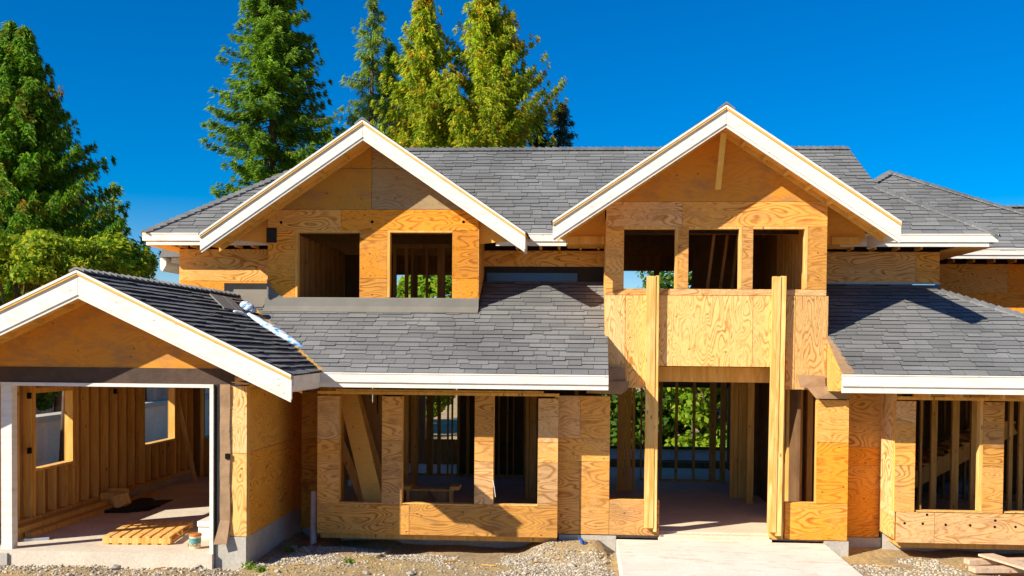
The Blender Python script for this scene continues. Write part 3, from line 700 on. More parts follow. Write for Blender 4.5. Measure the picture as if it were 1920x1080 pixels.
def lookouts(Yf, Yw, px, pz, tl, tr, s, low, n):
    """soffit ladder under a rake: board against the wall and short cross pieces"""
    for sx, tx in ((-1, tl), (1, tr)):
        L = abs(tx-px)-.06; m = MB(); a, b = low-.085, low
        m.prism([(px, pz-a), (px+sx*L, pz-s*L-a), (px+sx*L, pz-s*L-b), (px, pz-b)], Yw-.045, Yw-.002)
        o = part('wall_rafter', m, 'trim')
        for i in range(1, n+1):
            l = L*i/(n+.6); X = px+sx*l; z = pz-s*l-low+.005
            mm = MB(); k_ = .022*s*sx; mm.prism([(X-.022, z+.09+k_), (X+.022, z+.09-k_), (X+.022, z-k_), (X-.022, z+k_)], Yf+.062, Yw-.048)
            part('lookout', mm, 'trim', o)
        d = MB(); d.prism([(px, pz-low+.088), (px+sx*L, pz-s*L-low+.088), (px+sx*L, pz-s*L-low+.076), (px, pz-low+.076)][::-1], Yf+.064, Yw-.05); part('soffit_board', d, 'plyu', o)
lookouts(GY0, YG, GPX, GPZ, GTXL, GTXR, .468, .33, 6)
# main roof
ZE, SM = 5.26, .683
zM = lambda y: ZE+SM*(y-18.5)
XL, XRm = at(268,433,18.5).x, at(1871,438,18.5).x
Q = onroof(1645,350,ZE,18.5,SM); RE = onroof(1590,278,ZE,18.5,SM); RL = XL+2.9; RY = 21.4
shingle_roof([(XL,18.5,ZE),(XRm,18.5,ZE),(Q.x,Q.y,Q.z),(RE.x,RY,zM(RY)),(RL,RY,zM(RY))], (1,0,0), seed=20)
shingle_roof([(XRm,24.3,ZE),(XL,24.3,ZE),(RL,RY,zM(RY)),(RE.x,RY,zM(RY))], (1,0,0), seed=21)
shingle_roof([(XL,24.3,ZE),(XL,18.5,ZE),(RL,RY,zM(RY))], (0,1,0), seed=22)
m = MB(); m.ext([(XRm,18.5,ZE-.01),(Q.x,Q.y,Q.z-.01),(Q.x,22.8,Q.z-.01),(XRm,24.3,ZE-.01)], (0,0,-.02)); m.ext([(Q.x,Q.y,Q.z-.01),(RE.x,RY,zM(RY)-.01),(Q.x,22.8,Q.z-.01)], (0,0,-.02)); part('roof_deck', m, 'shingle')
caps((RL,RY,zM(RY)), (RE.x,RY,zM(RY)), drop=.06); caps((XL,18.5,ZE), (RL,RY,zM(RY)), drop=.05)
caps(Q, (XRm,18.5,ZE), drop=.05)
zfb = at(1030,461,18.5).z
fascia(XL, at(560,440,18.5).x, 18.5, ZE-.01, zfb, ret=(.06,0)); fascia(at(930,440,18.5).x, at(1062,440,18.5).x, 18.5, ZE-.01, zfb)
fascia(at(1575,440,18.5).x, XRm, 18.5, ZE-.01, zfb, ret=(0,.14))
part('eave_fascia', B(XL-.0, XL+.04, 18.54, 24.2, zfb+.08, ZE-.02), 'white'); part('eave_fascia', B(XRm-.05, XRm-.01, 18.54, 21.3, zfb+.08, ZE-.02), 'white')
for k in range(5):
    part('soffit_joist', B(at(1063,440,18.5).x, x0-.01, 18.36+k*.2, 18.40+k*.2, zfb+.02, zfb+.15), 'stud')
    part('soffit_joist', B(at(1553,440,18.5).x+.03, at(1610,440,18.5).x, 18.36+k*.2, 18.40+k*.2, zfb+.02, zfb+.15), 'stud')
m = MB(); m.ext([(XL+.08,18.56,5.16),(XL+.08,18.56,5.17),(XL+.08,18.9,5.17),(XL+.08,18.9,5.16)], (1.2,0,0)); part('eave_soffit', m, 'stud')
part('eave_soffit', B(XL+.05, -7.40, 18.56, 23.5, 5.035, 5.05), 'stud')
part('eave_soffit', B(6.21, XRm-.06, 18.56, 21.9, 5.035, 5.05), 'stud')
# upper gables
def gable_roof(Yf, px, pz, tl, tr, s, seed):
    for sx, tx in ((-1, tl), (1, tr)):
        L = abs(tx-px); tz = pz-s*L
        yb = lambda z: 18.5+(z-ZE)/SM+.02
        pts = [(tx,Yf,tz),(tx,max(yb(tz), 18.52),tz),(px,yb(pz),pz),(px,Yf,pz)]
        # extend eave overhang slightly
        R = shingle_roof(pts, (0,1,0), seed=seed+sx, under='plyu')
    caps((px,Yf-.03,pz), (px,yb(pz),pz), drop=.10)
gable_roof(17.5, GAX, GAZ, GAL, GAR, .683, 30); gable_roof(16.7, GBX, GBZ, GBL, GBR, .67, 40)
rake(17.5, GAX, GAZ, GAL, GAR, .683, .325); rake(16.7, GBX, GBZ, GBL, GBR, .67, .335)
lookouts(17.5, YDL, GAX, GAZ, GAL, GAR, .683, .275, 6); lookouts(16.7, YW, GBX, GBZ, GBL, GBR, .67, .285, 7)
# rake tail returns
for (xx, yf, yw, s_) in ((GAR-.06, 17.56, 18.46, -1), (GBR-.06, 16.76, 18.46, -1)):
    zz = GAT if xx < -.9 else GBT
    part('tail_return_board', B(xx, xx+.04, yf, yw, zz-.26, zz-.05), 'white')
for (px_, pz_2, s_, xw_, xt_, yy) in ((GAX, GAZ, .683, xa, GAL+.1, 18.46), (GAX, GAZ, .683, xb, GAR-.1, 18.46), (GBX, GBZ, .67, x0+.0, GBL+.1, 18.44), (GBX, GBZ, .67, at(1552,400,YW).x, GBR-.1, 18.44)):
    tz_ = pz_2-s_*abs(xt_-px_)-.03; wz_ = pz_2-s_*abs(xw_-px_)-.03
    m = MB(); m.prism([(xt_, min(5.15, tz_)), (xw_, 5.06), (xw_, wz_), (xt_, tz_)], yy, yy+.012); part('soffit_infill', m, 'plyu')
# hanging brace in right gable
m = MB(); m.beam(at(1357,248,16.95), at(1346,355,17.35), .09, .045, (0,1,0)); part('hanging_brace', m, 'trim')
# right wing roof behind
WP = onroof(1668,323,5.24,21.4,SM); W2 = onroof(1905,396,5.24,21.4,SM); W3 = onroof(1636,342,5.24,21.4,SM)
k = (W2.y-21.4); wxe = W2.x+k*(W2.x-WP.x)/(WP.y-W2.y)
shingle_roof([(4.5,21.4,5.24),(wxe,21.4,5.24),tuple(WP),tuple(W3),(4.5,22.4,5.24+SM)], (1,0,0), seed=50)
caps(WP, (wxe,21.4,5.24), drop=.04); caps(W3, WP, drop=.04)
m = MB(); m.ext([tuple(WP),(wxe,21.4,5.24),(wxe,27.2,5.24)], (0,0,-.02)); part('roof_deck', m, 'shingle')
m = MB(); m.ext([tuple(WP),(wxe,27.2,5.24),(4.5,27.2,5.24),(W3.x-1,24.3,6.5)], (0,0,-.02)); part('roof_deck', m, 'shingle')
fascia(at(1765,475,21.4).x, wxe, 21.4, at(1870,466,21.4).z, at(1870,485,21.4).z)
p1 = at(1890,388,26); 
shingle_roof([(p1.x-1.6,25.0,p1.z-.68),(p1.x+5.3,25.0,p1.z-.68),(p1.x+4.2,26.0,p1.z),(p1.x-.3,26.0,p1.z)], (1,0,0), seed=51); caps((p1.x-.3,26,p1.z), (p1.x+.35,26,p1.z), drop=.03)
# small far-left gable return seen past the corner
pf = at(312,478,23.8); pe = at(322,510,23.8)
m = MB(); m.prism([(at(306,486,23.8).x,at(306,486,23.8).z),(at(311,486,23.8).x,at(311,484,23.8).z),(at(318,484,23.8).x,at(318,485,23.8).z),(at(318,498,23.8).x,at(318,498,23.8).z),(at(311,510,23.8).x,at(311,510,23.8).z),(at(307,506,23.8).x,at(307,506,23.8).z)], 23.6, 24.8)
part('rear_fascia_tail', m, 'white')
m = MB(); m.prism([(at(303,483,23.6).x,at(303,483,23.6).z),(at(311,466,23.6).x,at(311,466,23.6).z),(-7.2,at(338,470,23.6).z),(-7.2,at(338,480,23.6).z)], 23.45, 25); part('rear_roof_tail', m, 'shingle')
m = MB(); m.prism([(at(318,474,23.6).x,at(318,475,23.6).z),(-7.2,at(338,476,23.6).z),(-7.2,at(338,492,23.6).z),(at(318,490,23.6).x,at(318,492,23.6).z)], 23.7, 24.6); part('rear_fascia_tail', m, 'white')

# ------------------------------------------------------------------ interior
FZ = .27
part('ground_floor', B(GXR+.02, 10.4, 18.75, 27.2, FZ-.12, FZ), 'floor'); part('ground_floor', B(-4.3, 4.2, YW+.15, 18.749, FZ-.12, FZ), 'floor')
part('threshold', B(at(1236,1000,YW).x+.0, at(1442,1000,YW).x, YW-.03, YW+.148, .17, .245), 'floor')
part('threshold', B(at(1236,1000,YW).x-.02, at(1442,1000,YW).x+.03, YW-.09, YW-.032, .166, .205), 'floor')
part('ground_floor', B(X0+.02, -.45, YB+.155, YW+.15, FZ-.1, FZ), 'floor'); part('ground_floor', B(XR0+.13, 10.4, YB+.155, 18.749, FZ-.1, FZ), 'floor')
part('upper_floor_joists', B(GXR+.02, 10.4, YW+.62, 24.0, 2.72, 2.99), 'joist')
for i in range(24): part('rear_joist', B(GXR+.3+i*.62, GXR+.34+i*.62, 24.01, 27.1, 2.75, 2.98), 'old')  # bare joists put in place of a rear roof to let skylight in
part('entry_header', B(at(1232,700,YW).x, at(1452,700,YW).x, YW+.45, YW+.6, at(1300,716,YW+.45).z, 2.98), 'stud')
EXn = at(1236,780,27).x
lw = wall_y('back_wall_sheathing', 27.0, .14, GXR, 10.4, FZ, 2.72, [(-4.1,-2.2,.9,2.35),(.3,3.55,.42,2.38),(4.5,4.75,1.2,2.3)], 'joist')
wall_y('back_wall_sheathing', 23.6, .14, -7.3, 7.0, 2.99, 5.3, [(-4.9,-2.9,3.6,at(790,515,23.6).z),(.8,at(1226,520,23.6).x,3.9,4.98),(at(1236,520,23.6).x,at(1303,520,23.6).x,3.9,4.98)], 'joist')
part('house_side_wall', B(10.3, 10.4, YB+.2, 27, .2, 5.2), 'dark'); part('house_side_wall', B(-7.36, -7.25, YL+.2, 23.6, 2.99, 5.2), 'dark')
pw = None
def partition(Y, X0, X1, z0, z1, xs, wds=.04, depth=.09, mat='stud', plates=True):
    m = MB(); m.box(X0, X1, Y, Y+depth, z0, z0+.04); p = part('partition_wall', m, mat); part('top_plate', B(X0, X1, Y, Y+depth, z1-.08, z1), mat, p)
    for x in xs:
        if isinstance(x, tuple): x, wd = x
        else: wd = wds
        part('stud', B(x, x+wd, Y+.001, Y+depth-.001, z0+.04, z1-.08), mat, p)
    return p
pxs = lambda Y, lst: [(at(a,800,Y).x, at(b,800,Y).x-at(a,800,Y).x) for a, b in lst]
partition(24.3, at(1238,800,24.3).x, at(1362,800,24.3).x, FZ, 2.6, pxs(24.3, [(1236,1242),(1266,1271),(1299,1304),(1331,1343),(1351,1361)]), mat='old')
part('back_window_header', B(.3, 3.6, 26.9, 26.99, 2.30, 2.72), 'dark')
partition(21.8, at(1370,800,21.8).x, at(1414,800,21.8).x, FZ, 2.72, pxs(21.8, [(1370,1376),(1376.5,1384),(1385,1392),(1392.5,1400)]), mat='stud', depth=.12)
partition(21.0, at(1401,800,21).x, at(1415,800,21).x, FZ, 2.72, pxs(21, [(1401.5,1414)]), mat='stud', depth=.14)
partition(22.6, at(1156,800,22.6).x, at(1192,800,22.6).x, FZ, 2.72, pxs(22.6, [(1158,1172),(1173,1184),(1186,1191)]), mat='stud', depth=.14)
partition(24.4, at(1200,800,24.4).x, at(1214,800,24.4).x, FZ, 2.72, pxs(24.4, [(1201,1204)]), mat='old')
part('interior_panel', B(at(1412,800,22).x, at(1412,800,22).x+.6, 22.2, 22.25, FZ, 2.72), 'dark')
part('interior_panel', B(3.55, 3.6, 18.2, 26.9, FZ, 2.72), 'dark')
partition(18.9, at(1468,800,18.9).x, 4.7, FZ, 2.72, pxs(18.9, [(1476,1484),(1485,1490),(1491,1505),(1514,1524)]), mat='stud', depth=.14)
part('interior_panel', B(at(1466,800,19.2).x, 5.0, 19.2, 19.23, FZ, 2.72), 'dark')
partition(24.6, -5.0, .3, FZ, 2.72, pxs(24.6, [(770,784),(800,812),(820,826),(838,841),(846,849),(857,862),(874,880),(893,896),(906,908),(934,937),(950,953),(962,964),(982,990),(1004,1008)]), mat='old')
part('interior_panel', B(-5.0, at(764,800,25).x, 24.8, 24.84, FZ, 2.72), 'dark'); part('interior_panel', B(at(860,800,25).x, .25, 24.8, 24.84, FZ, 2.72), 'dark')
partition(21.5, at(770,800,21.5).x, at(783,800,21.5).x, FZ, 2.72, pxs(21.5, [(771,782)]), mat='stud')
partition(21.0, at(985,800,21).x, at(1007,800,21).x, FZ, 2.72, pxs(21, [(986,992),(993,1006)]), mat='old', depth=.14)
partition(20.5, at(755,800,20.5).x, at(766,800,20.5).x, FZ, 2.72, pxs(20.5, [(757,765)]), mat='stud', depth=.14)
partition(20.2, at(690,800,20.2).x, at(716,800,20.2).x, FZ, 2.72, pxs(20.2, [(700,706),(709,715)]), mat='old', depth=.14)
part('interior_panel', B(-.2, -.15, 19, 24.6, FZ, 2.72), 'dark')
# stair hall right
sp = partition(19.6, at(1700,800,19.6).x, 10.2, FZ, 2.72, pxs(19.6, [(1726,1730),(1747,1758),(1786,1799),(1822,1832),(1893,1900),(1912,1920)]), mat='old', depth=.09)
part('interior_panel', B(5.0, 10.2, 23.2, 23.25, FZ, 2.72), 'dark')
m = MB(); s0, s1 = at(1705,905,20.6), at(1900,800,20.6); m.beam(s0, s1, .05, .28); st = part('stair_stringer', m, 'old')
m = MB(); m.beam(s0+Vector((0,1.0,0)), s1+Vector((0,1.0,0)), .05, .28); part('stair_stringer', m, 'old')
for i in range(8):
    p = s0+(s1-s0)*(i+.5)/8; part('stair_tread', B(p.x-.14, p.x+.14, 20.55, 21.7, p.z+.13, p.z+.17), 'old', st); part('stair_riser', B(p.x+.12, p.x+.14, 20.6, 21.7, p.z+.0, p.z+.13), 'joist', st)
partition(21.9, at(1700,800,21.9).x, 10.2, FZ, 2.72, [5.9+.42*i for i in range(9)], mat='joist')
# upstairs
up1 = part('interior_side_wall', B(-5.16, -5.14, YDL+.17, 22.4, 2.99, 5.25), 'joist')
for i in range(9): part('stud', B(-5.139, -5.03, YDL+.3+i*.4, YDL+.34+i*.4+(.06 if i%3 == 0 else 0), 2.99, 5.2), 'rafter', up1)
partition(21.0, -4.6, -.1, 2.99, 5.3, pxs(21.0, [(735,741),(757,763),(770,772),(796,800),(818,832),(845,850)]), mat='joist')
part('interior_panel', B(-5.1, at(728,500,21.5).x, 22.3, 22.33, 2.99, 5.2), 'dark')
part('interior_panel', B(at(770,500,22.5).x, at(783,500,22.5).x, 22.5, 22.54, 2.99, 5.2), 'joist')
up2 = part('interior_side_wall', B(3.70, 3.72, YW+.17, 23.5, 2.99, 5.6), 'stud')
for i in range(10): part('stud', B(3.58, 3.699, YW+.35+i*.3, YW+.39+i*.3, 2.99, 5.5), 'stud', up2)
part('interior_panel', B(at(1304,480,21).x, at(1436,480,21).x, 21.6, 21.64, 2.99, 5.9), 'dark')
for i, (a, b) in enumerate(((1326,1340),(1350,1365),(1372,1384))):
    m = MB(); m.beam(at(a,541,19+i*.4), at(b,430,19+i*.4), .05, .09, (0,1,0)); part('brace', m, 'joist')
for i in range(9):
    x = .35+i*.42; m = MB(); m.beam((x,21.5,zM(21.4)-.18), (x,23.7,zM(18.5+.6)-.16), .04, .18); part('rafter', m, 'rafter')
part('ceiling_plate', B(.3, 3.7, 23.5, 23.58, 5.3, 5.42), 'rafter')

# ------------------------------------------------------------------ loose things
GR = None
# leaning plywood sheets in left bay
def lean_sheet(x0, y0, x1, y1, Y0, Y1, wpx, label, mat, up=(0,1,0)):
    m = MB(); p = at(x0,y0,Y0); q = at(x1,y1,Y1); m.beam(p, q, wpx, .03, up); one('plywood_sheet', m, M[mat], label, 'plywood sheet', tuple(p), 'sheets leaning inside the left bay')
lean_sheet(706,962,652,738,17.75,18.05,.32,'wide orange plywood strip leaning foremost in the left bay opening','plyu')
lean_sheet(690,965,628,800,18.3,18.45,.14,'dark narrow sheet edge leaning left of the wide orange strip','old')
lean_sheet(765,975,655,735,19.2,19.35,.62,'broad reddish brown sheet leaning behind the wide orange strip','joist')
lean_sheet(740,985,668,735,18.75,18.85,.12,'thin dark board between the orange strip and the reddish sheet','old')
# sawhorse bench
bl, br = at(757,925,18.6), at(856,925,18.6); bz = at(800,916,18.6).z
bb = empty('sawhorse_bench', (at(806,945,18.6).x, 18.6, FZ), 'low grey plank work bench with wooden end blocks inside the middle bay opening', 'bench')
def sub(name, mb, mat, par, **k):
    o = mb.build(name, M[mat], par, off=par.location, **k); return o
sub('top_board', B(bl.x+.02, br.x-.04, 18.5, 18.78, bz-.03, bz), 'old', bb)
sub('end_block', B(bl.x-.04, bl.x+.13, 18.44, 18.8, bz+.002, bz+.05), 'stud', bb); sub('end_block', B(br.x-.10, br.x+.06, 18.44, 18.8, bz+.002, bz+.06), 'stud', bb)
for xx in (bl.x+.06, br.x-.12):
    for yy in (18.52, 18.72): sub('leg', B(xx, xx+.05, yy, yy+.04, FZ, bz-.031), 'old', bb)
for sx_, xx in ((1, bl.x+.12), (-1, br.x-.13)):
    m = MB(); m.ext([(xx,18.55,bz-.032),(xx+sx_*.34,18.55,bz-.032),(xx,18.55,FZ+.02)], (0,.02,0)); sub('gusset', m, 'joist', bb)
# white cord
m = MB(); m.tube([at(924,899,17.19), at(927,915,17.17), at(929,932,17.18)], .006); one('dangling_cord', m, M['white'], 'short white cord hanging from the sheathing between two left bay openings', 'cord', tuple(at(924,899,17.19)))
# pallet
c0, c1, c2, c3 = onz(192,1021,zs), onz(319,1022,zs), onz(366,992,zs), onz(247,990,zs)
pal = empty('wooden_pallet', tuple(c0), 'sunlit yellow wooden pallet lying flat on the garage slab', 'pallet')
U = (c1-c0); V = (c3-c0); 
def prl(u0, u1, v0, v1, z0, z1):
    m = MB(); f = lambda u, v, z: (c0+U*u+V*v+Vector((0,0,z))); m.ext([f(u0,v0,z0), f(u1,v0,z0), f(u1,v1,z0), f(u0,v1,z0)], (0,0,z1-z0)); return m
for i in range(3): sub('runner', prl(0, 1, i*.46, i*.46+.06, .022, .105), 'post', pal)
for i in range(7): sub('deck_board', prl(i*.147, i*.147+.105, 0, 1, .107, .128), 'post', pal)
for i in range(7): sub('bottom_board', prl(i*.145, i*.145+.09, 0, 1, .002, .021), 'stud', pal)
# bucket
pb = onz(366,1028,zs); bk = empty('paint_bucket', tuple(pb), 'small white plastic bucket with orange lid and printed label beside the garage jamb', 'bucket')
M['bucket'] = plain('bucket_cream', (.66,.56,.36), .4, .4, .08); M['lid'] = plain('bucket_lid_orange', (.50,.16,.03), .5, .4, .2, 8)
def lathe(c, prof, n=24):
    m = MB(); 
    vs = [(c[0]+r*math.cos(2*math.pi*k/n), c[1]+r*math.sin(2*math.pi*k/n), c[2]+z) for r, z in prof for k in range(n)]
    fs = [(i*n+k, i*n+(k+1) % n, (i+1)*n+(k+1) % n, (i+1)*n+k) for i in range(len(prof)-1) for k in range(n)]
    m.add(vs, fs+[tuple(range(n))[::-1], tuple((len(prof)-1)*n+k for k in range(n))]); return m
sub('pail', lathe(pb, [(.078,0),(.082,.02),(.090,.19),(.094,.195)]), 'bucket', bk, smooth=False)
sub('lid', lathe((pb.x,pb.y,pb.z+.196), [(.098,0),(.098,.025),(.088,.034)]), 'lid', bk)
M['lblw'] = plain('bucket_print_teal', (.10,.28,.26), .5, .3, .5, 14)
sub('label_band', lathe((pb.x,pb.y,pb.z+.085), [(.0865,0),(.0905,.08)]), 'lblw', bk)
cu = bpy.data.curves.new('roof_text', 'FONT'); cu.body = 'ROOF'; cu.size = .062; cu.align_x = 'CENTER'; cu.extrude = .001
tmp = bpy.data.objects.new('tmp', cu); COL.objects.link(tmp); bpy.context.view_layer.update(); tme = bpy.data.meshes.new_from_object(tmp); bpy.data.objects.remove(tmp); tme.materials.clear(); tme.materials.append(plain('print_dark', (.12,.07,.03)))
to = bpy.data.objects.new('lettering', tme); COL.objects.link(to); to.parent = bk; to.location = (-.0, -.094, .045); to.rotation_euler = (math.pi/2, 0, 0)
# foam blocks
fb = onz(378,1012,zs)
one('foam_block', B(fb.x-.09, fb.x+.17, fb.y+.05, fb.y+.75, zs, zs+.11), M['white'], 'white foam block at the bottom beside the garage jamb and bucket', 'foam block', (fb.x, fb.y+.3, zs), 'white foam blocks', bevel=.006)
one('foam_block', B(fb.x-.08, fb.x+.17, fb.y+.06, fb.y+.74, zs+.112, zs+.20), M['white'], 'white foam block stacked in the middle beside the garage jamb', 'foam block', (fb.x, fb.y+.3, zs+.112), 'white foam blocks', bevel=.006)
one('foam_block', B(fb.x-.09, fb.x+.17, fb.y+.04, fb.y+.76, zs+.202, zs+.29), M['white'], 'white foam block on top of the stack beside the garage jamb', 'foam block', (fb.x, fb.y+.3, zs+.202), 'white foam blocks', bevel=.006)
# aluminium channel on slab
a = onz(43,1015,zs); b = onz(91,1012,zs); m = MB(); m.beam(a+Vector((0,.02,.02)), b+Vector((0,.02,.02)), .09, .04)
M['alu'] = plain('pale_blue_metal', (.45,.52,.60), .4, .5, .1)
one('metal_channel', m, M['alu'], 'short pale blue metal channel lying on the garage slab at far left', 'metal piece', tuple(a), bevel=.004)
# black mats and toolbox
def flat(name, pts, z, th, mat, label, cat, group=None):
    P_ = [onz(x, y, z) for x, y in pts]; m = MB(); m.ext(P_, (0,0,th)); return one(name, m, mat, label, cat, tuple(P_[0]), group)
flat('black_mat', [(180,962),(232,938),(285,938),(300,950),(240,962)], zs+.002, .05, M['felt'], 'thick crumpled black mat under the wooden crate on the garage slab', 'mat')
flat('black_mat', [(233,962),(272,939),(326,937),(280,958)], zs+.002, .006, M['felt'], 'thin flat black mat lying right of the wooden crate on the slab', 'mat')
cp = onz(188,948,zs+.06); cr = empty('wooden_crate', tuple(cp), 'small open orange plywood crate standing on the black mat in the garage', 'crate')
w_, d_c, h_ = .42, .30, .24
sub('front_panel', B(cp.x, cp.x+w_, cp.y, cp.y+.02, cp.z, cp.z+h_), 'stud', cr); sub('back_panel', B(cp.x, cp.x+w_, cp.y+d_c, cp.y+d_c+.02, cp.z, cp.z+h_+.05), 'stud', cr)
sub('side_panel', B(cp.x, cp.x+.02, cp.y+.021, cp.y+d_c-.001, cp.z, cp.z+h_), 'stud', cr)
m = MB(); m.beam((cp.x+w_+.03,cp.y+.05,cp.z-.05), (cp.x+w_-.13,cp.y+.05,cp.z+h_-.02), .22, .03, (0,1,0)); 
m2 = MB(); m2.ext([(cp.x+w_-.16,cp.y-.12,cp.z+.18),(cp.x+w_+.03,cp.y-.08,cp.z+.24),(cp.x+w_+.12,cp.y-.10,cp.z+.06),(cp.x+w_-.05,cp.y-.16,cp.z-.05)], (.05,.16,.0)); sub('open_lid', m2, 'post', cr)
# stacked timber along garage left wall
for i, (y0, y1, z, xo, lb) in enumerate(((16.3,20.6,.0,0,'lowest long dark timber lying along the garage left wall'),(16.1,19.8,.09,.03,'second long timber stacked along the garage left wall'),(16.5,21.5,.0,.16,'outer long timber lying beside the stack at the garage left wall'))):
    one('timber', B(LX+.2+xo, LX+.33+xo, y0, y1, zs+z+.002, zs+z+.088), M['old'], lb, 'timber', (LX+.26+xo, (y0+y1)/2, zs+z), 'timbers stacked along the garage wall')
# leaning board in garage
m = MB(); m.beam(onz(366,901,zs), at(334,755,23.6), .09, .04, (0,1,0)); one('leaning_board', m, M['post'], 'pale narrow board leaning against the rear of the garage', 'board', tuple(onz(366,901,zs)))
# roof things: shingle packs, wrapped roll
def ongar(x, y):
    d = CR*((x-CX)/FPX) - CU*((y-CY)/FPX) + CF; o = Vector((0,0,HC)); n = (C_-A_).cross(Vector(Bv)-A_); t = (A_-o).dot(n)/d.dot(n); return o+d*t
P4 = [ongar(x, y) for x, y in ((393,557),(417,562),(443,588),(420,584))]; m = MB(); m.ext([p+Vector((0,0,.035)) for p in P4], (0,0,.03))
M['spack'] = plain('grey_shingle_strip', (.20,.185,.165), .9, .2, .15, 8)
one('loose_shingle', m, M['spack'], 'left of two flat grey shingle strips lying on the garage roof', 'shingle', tuple(P4[0]), 'loose shingle strips on the garage roof')
P4 = [ongar(x, y) for x, y in ((418,562),(432,565),(457,590),(444,588))]; m = MB(); m.ext([p+Vector((0,0,.035)) for p in P4], (0,0,.032))
one('loose_shingle', m, M['spack'], 'right of two flat grey shingle strips, next to the plastic bag', 'shingle', tuple(P4[0]), 'loose shingle strips on the garage roof')
def wrapm():
    t = NT('plastic_wrap_blue_white', .25, .6)
    n = t.noise(t.coord((4,4,9)), 1.6, 4, .65, .8)
    t.col(t.ramp(n, [(.36, (.03,.16,.55)), (.44, (.25,.55,.80)), (.53, (.80,.82,.84)), (.8, (.9,.9,.9))])); t.bump(n, .6, .02); return t.m
M['wrap'] = wrapm()
def blob(p, q, r0, r1, nseg=16, sq=.5, seed=1, n=10, jit=.15):
    rg = random.Random(seed); m = MB(); d = (q-p).normalized(); a = d.cross(Vector((0,0,1))).normalized(); c = a.cross(d)
    vs = []
    for i in range(nseg+1):
        t = i/nseg; e = math.sin(math.pi*min(max(t, .04), .96))**.35; r = (r0+(r1-r0)*t)*e
        for k in range(n):
            an = 2*math.pi*k/n; rr = r*(1+rg.uniform(-jit, jit)); vs.append(p+(q-p)*t+a*math.cos(an)*rr+c*math.sin(an)*rr*sq)
    m.add(vs, [(i*n+k, i*n+(k+1) % n, (i+1)*n+(k+1) % n, (i+1)*n+k) for i in range(nseg) for k in range(n)]+[tuple(range(n))[::-1], tuple(nseg*n+k for k in range(n))]); return m
p, q = ongar(466,600)+Vector((0,0,.10)), ongar(572,662)+Vector((0,0,.07))
one('wrapped_roll', blob(p, q, .10, .10, 22, .6, 3, 12, .12), M['wrap'], 'long roll in white and blue plastic wrap lying in the roof valley', 'roll', tuple(p), smooth=True)
p, q = ongar(452,580)+Vector((0,0,.1)), ongar(478,594)+Vector((0,0,.1))
one('plastic_bag', blob(p, q, .11, .12, 10, .7, 4, 12, .25), M['wrap'], 'crumpled blue and white plastic bag at the upper end of the wrapped roll', 'plastic bag', tuple(p), smooth=True)
p, q = ongar(438,590)+Vector((0,0,.06)), ongar(468,600)+Vector((0,0,.06))
M['palew'] = wood('pale_plank_wood', (.80,.60,.42), (.66,.44,.28))
M['wp'] = plain('white_plastic', (.72,.73,.76), .3, .5, .15, 6, .5)
one('plastic_sheet', blob(p, q, .05, .06, 8, .6, 6, 10, .3), M['wp'], 'small white plastic scrap on the garage roof below the grey strips', 'plastic sheet', tuple(p), smooth=True)
# pvc pipe
pz_ = onz(587,1022,-.12); pzt = at(589,921,pz_.y)
m = MB(); m.tube([Vector((pz_.x,pz_.y,-.25)), Vector((pzt.x,pz_.y,pzt.z))], .052, 18); one('drain_pipe', m, M['white'], 'pale grey vertical drain pipe stub standing at the left end of the bay', 'pipe', (pz_.x, pz_.y, -.12))
# blue scrap, debris
p = onz(1062,1026,-.02)
one('plastic_bag', blob(p+Vector((-.35,0.35,.14)), p+Vector((.28,.2,.24)), .09, .12, 12, .8, 8, 12, .45), M['felt'], 'crumpled black plastic bag on the gravel under the wall left of the walkway', 'plastic bag', tuple(p))
p = at(1092,1016,17.2); M['bcl'] = plain('blue_cloth', (.02,.10,.35), .7, .3, .3, 9)
one('blue_cloth', blob(p+Vector((-.06,0,.07)), p+Vector((.05,0,-.06)), .04, .05, 6, .8, 9, 9, .4), M['bcl'], 'small bright blue cloth scrap on the black bag beside the walkway', 'cloth', tuple(p))
p = onz(551,1031,-.1); one('blue_scrap', B(p.x-.04, p.x+.05, p.y, p.y+.02, p.z, p.z+.07), M['alu'], 'tiny pale blue scrap on the gravel near the garage corner', 'scrap', tuple(p))
# lumber stack at right on the ground
def plank(p, q, wd, h, lb, mat='palew'):
    m = MB(); m.beam(p, q, wd, h); one('plank', m, M[mat], lb, 'plank', tuple(p), 'planks on the ground at right', bevel=.003)
g0 = lambda x, y, z: onz(x, y, z)
plank(g0(1812,1053,.06), g0(1990,1050,.06), .16, .07, 'pale plank with red painted end lying farthest back at bottom right')
plank(g0(1822,1068,.06), g0(2000,1066,.06), .20, .07, 'wider pale plank with red painted end at the bottom right')
plank(g0(1848,1040,.16), g0(1990,1083,.16), .26, .035, 'broad light board laid diagonally across the planks at bottom right')
M['red'] = plain('red_paint', (.50,.10,.07), .7)
for x, y, lb in ((1811,1053,'back'),(1821,1068,'front')):
    p = g0(x, y, .06)
# clear plastic heap in stair hall
def plas():
    t = NT('clear_plastic_film', .25, .6); t.p.inputs['Alpha'].default_value = .55; n = t.noise(t.coord(), 6, 4); t.col(t.mix(n, (.35,.32,.38), (.65,.62,.66))); t.bump(n, .8, .05); return t.m
M['film'] = plas()
p = onz(1800,925,FZ); one('plastic_sheet', blob(p+Vector((-.45,0,.10)), p+Vector((.5,.1,.14)), .2, .26, 16, .9, 12, 14, .35), M['film'], 'heap of clear plastic film on the floor of the right bay', 'plastic sheet', tuple(p), smooth=True)
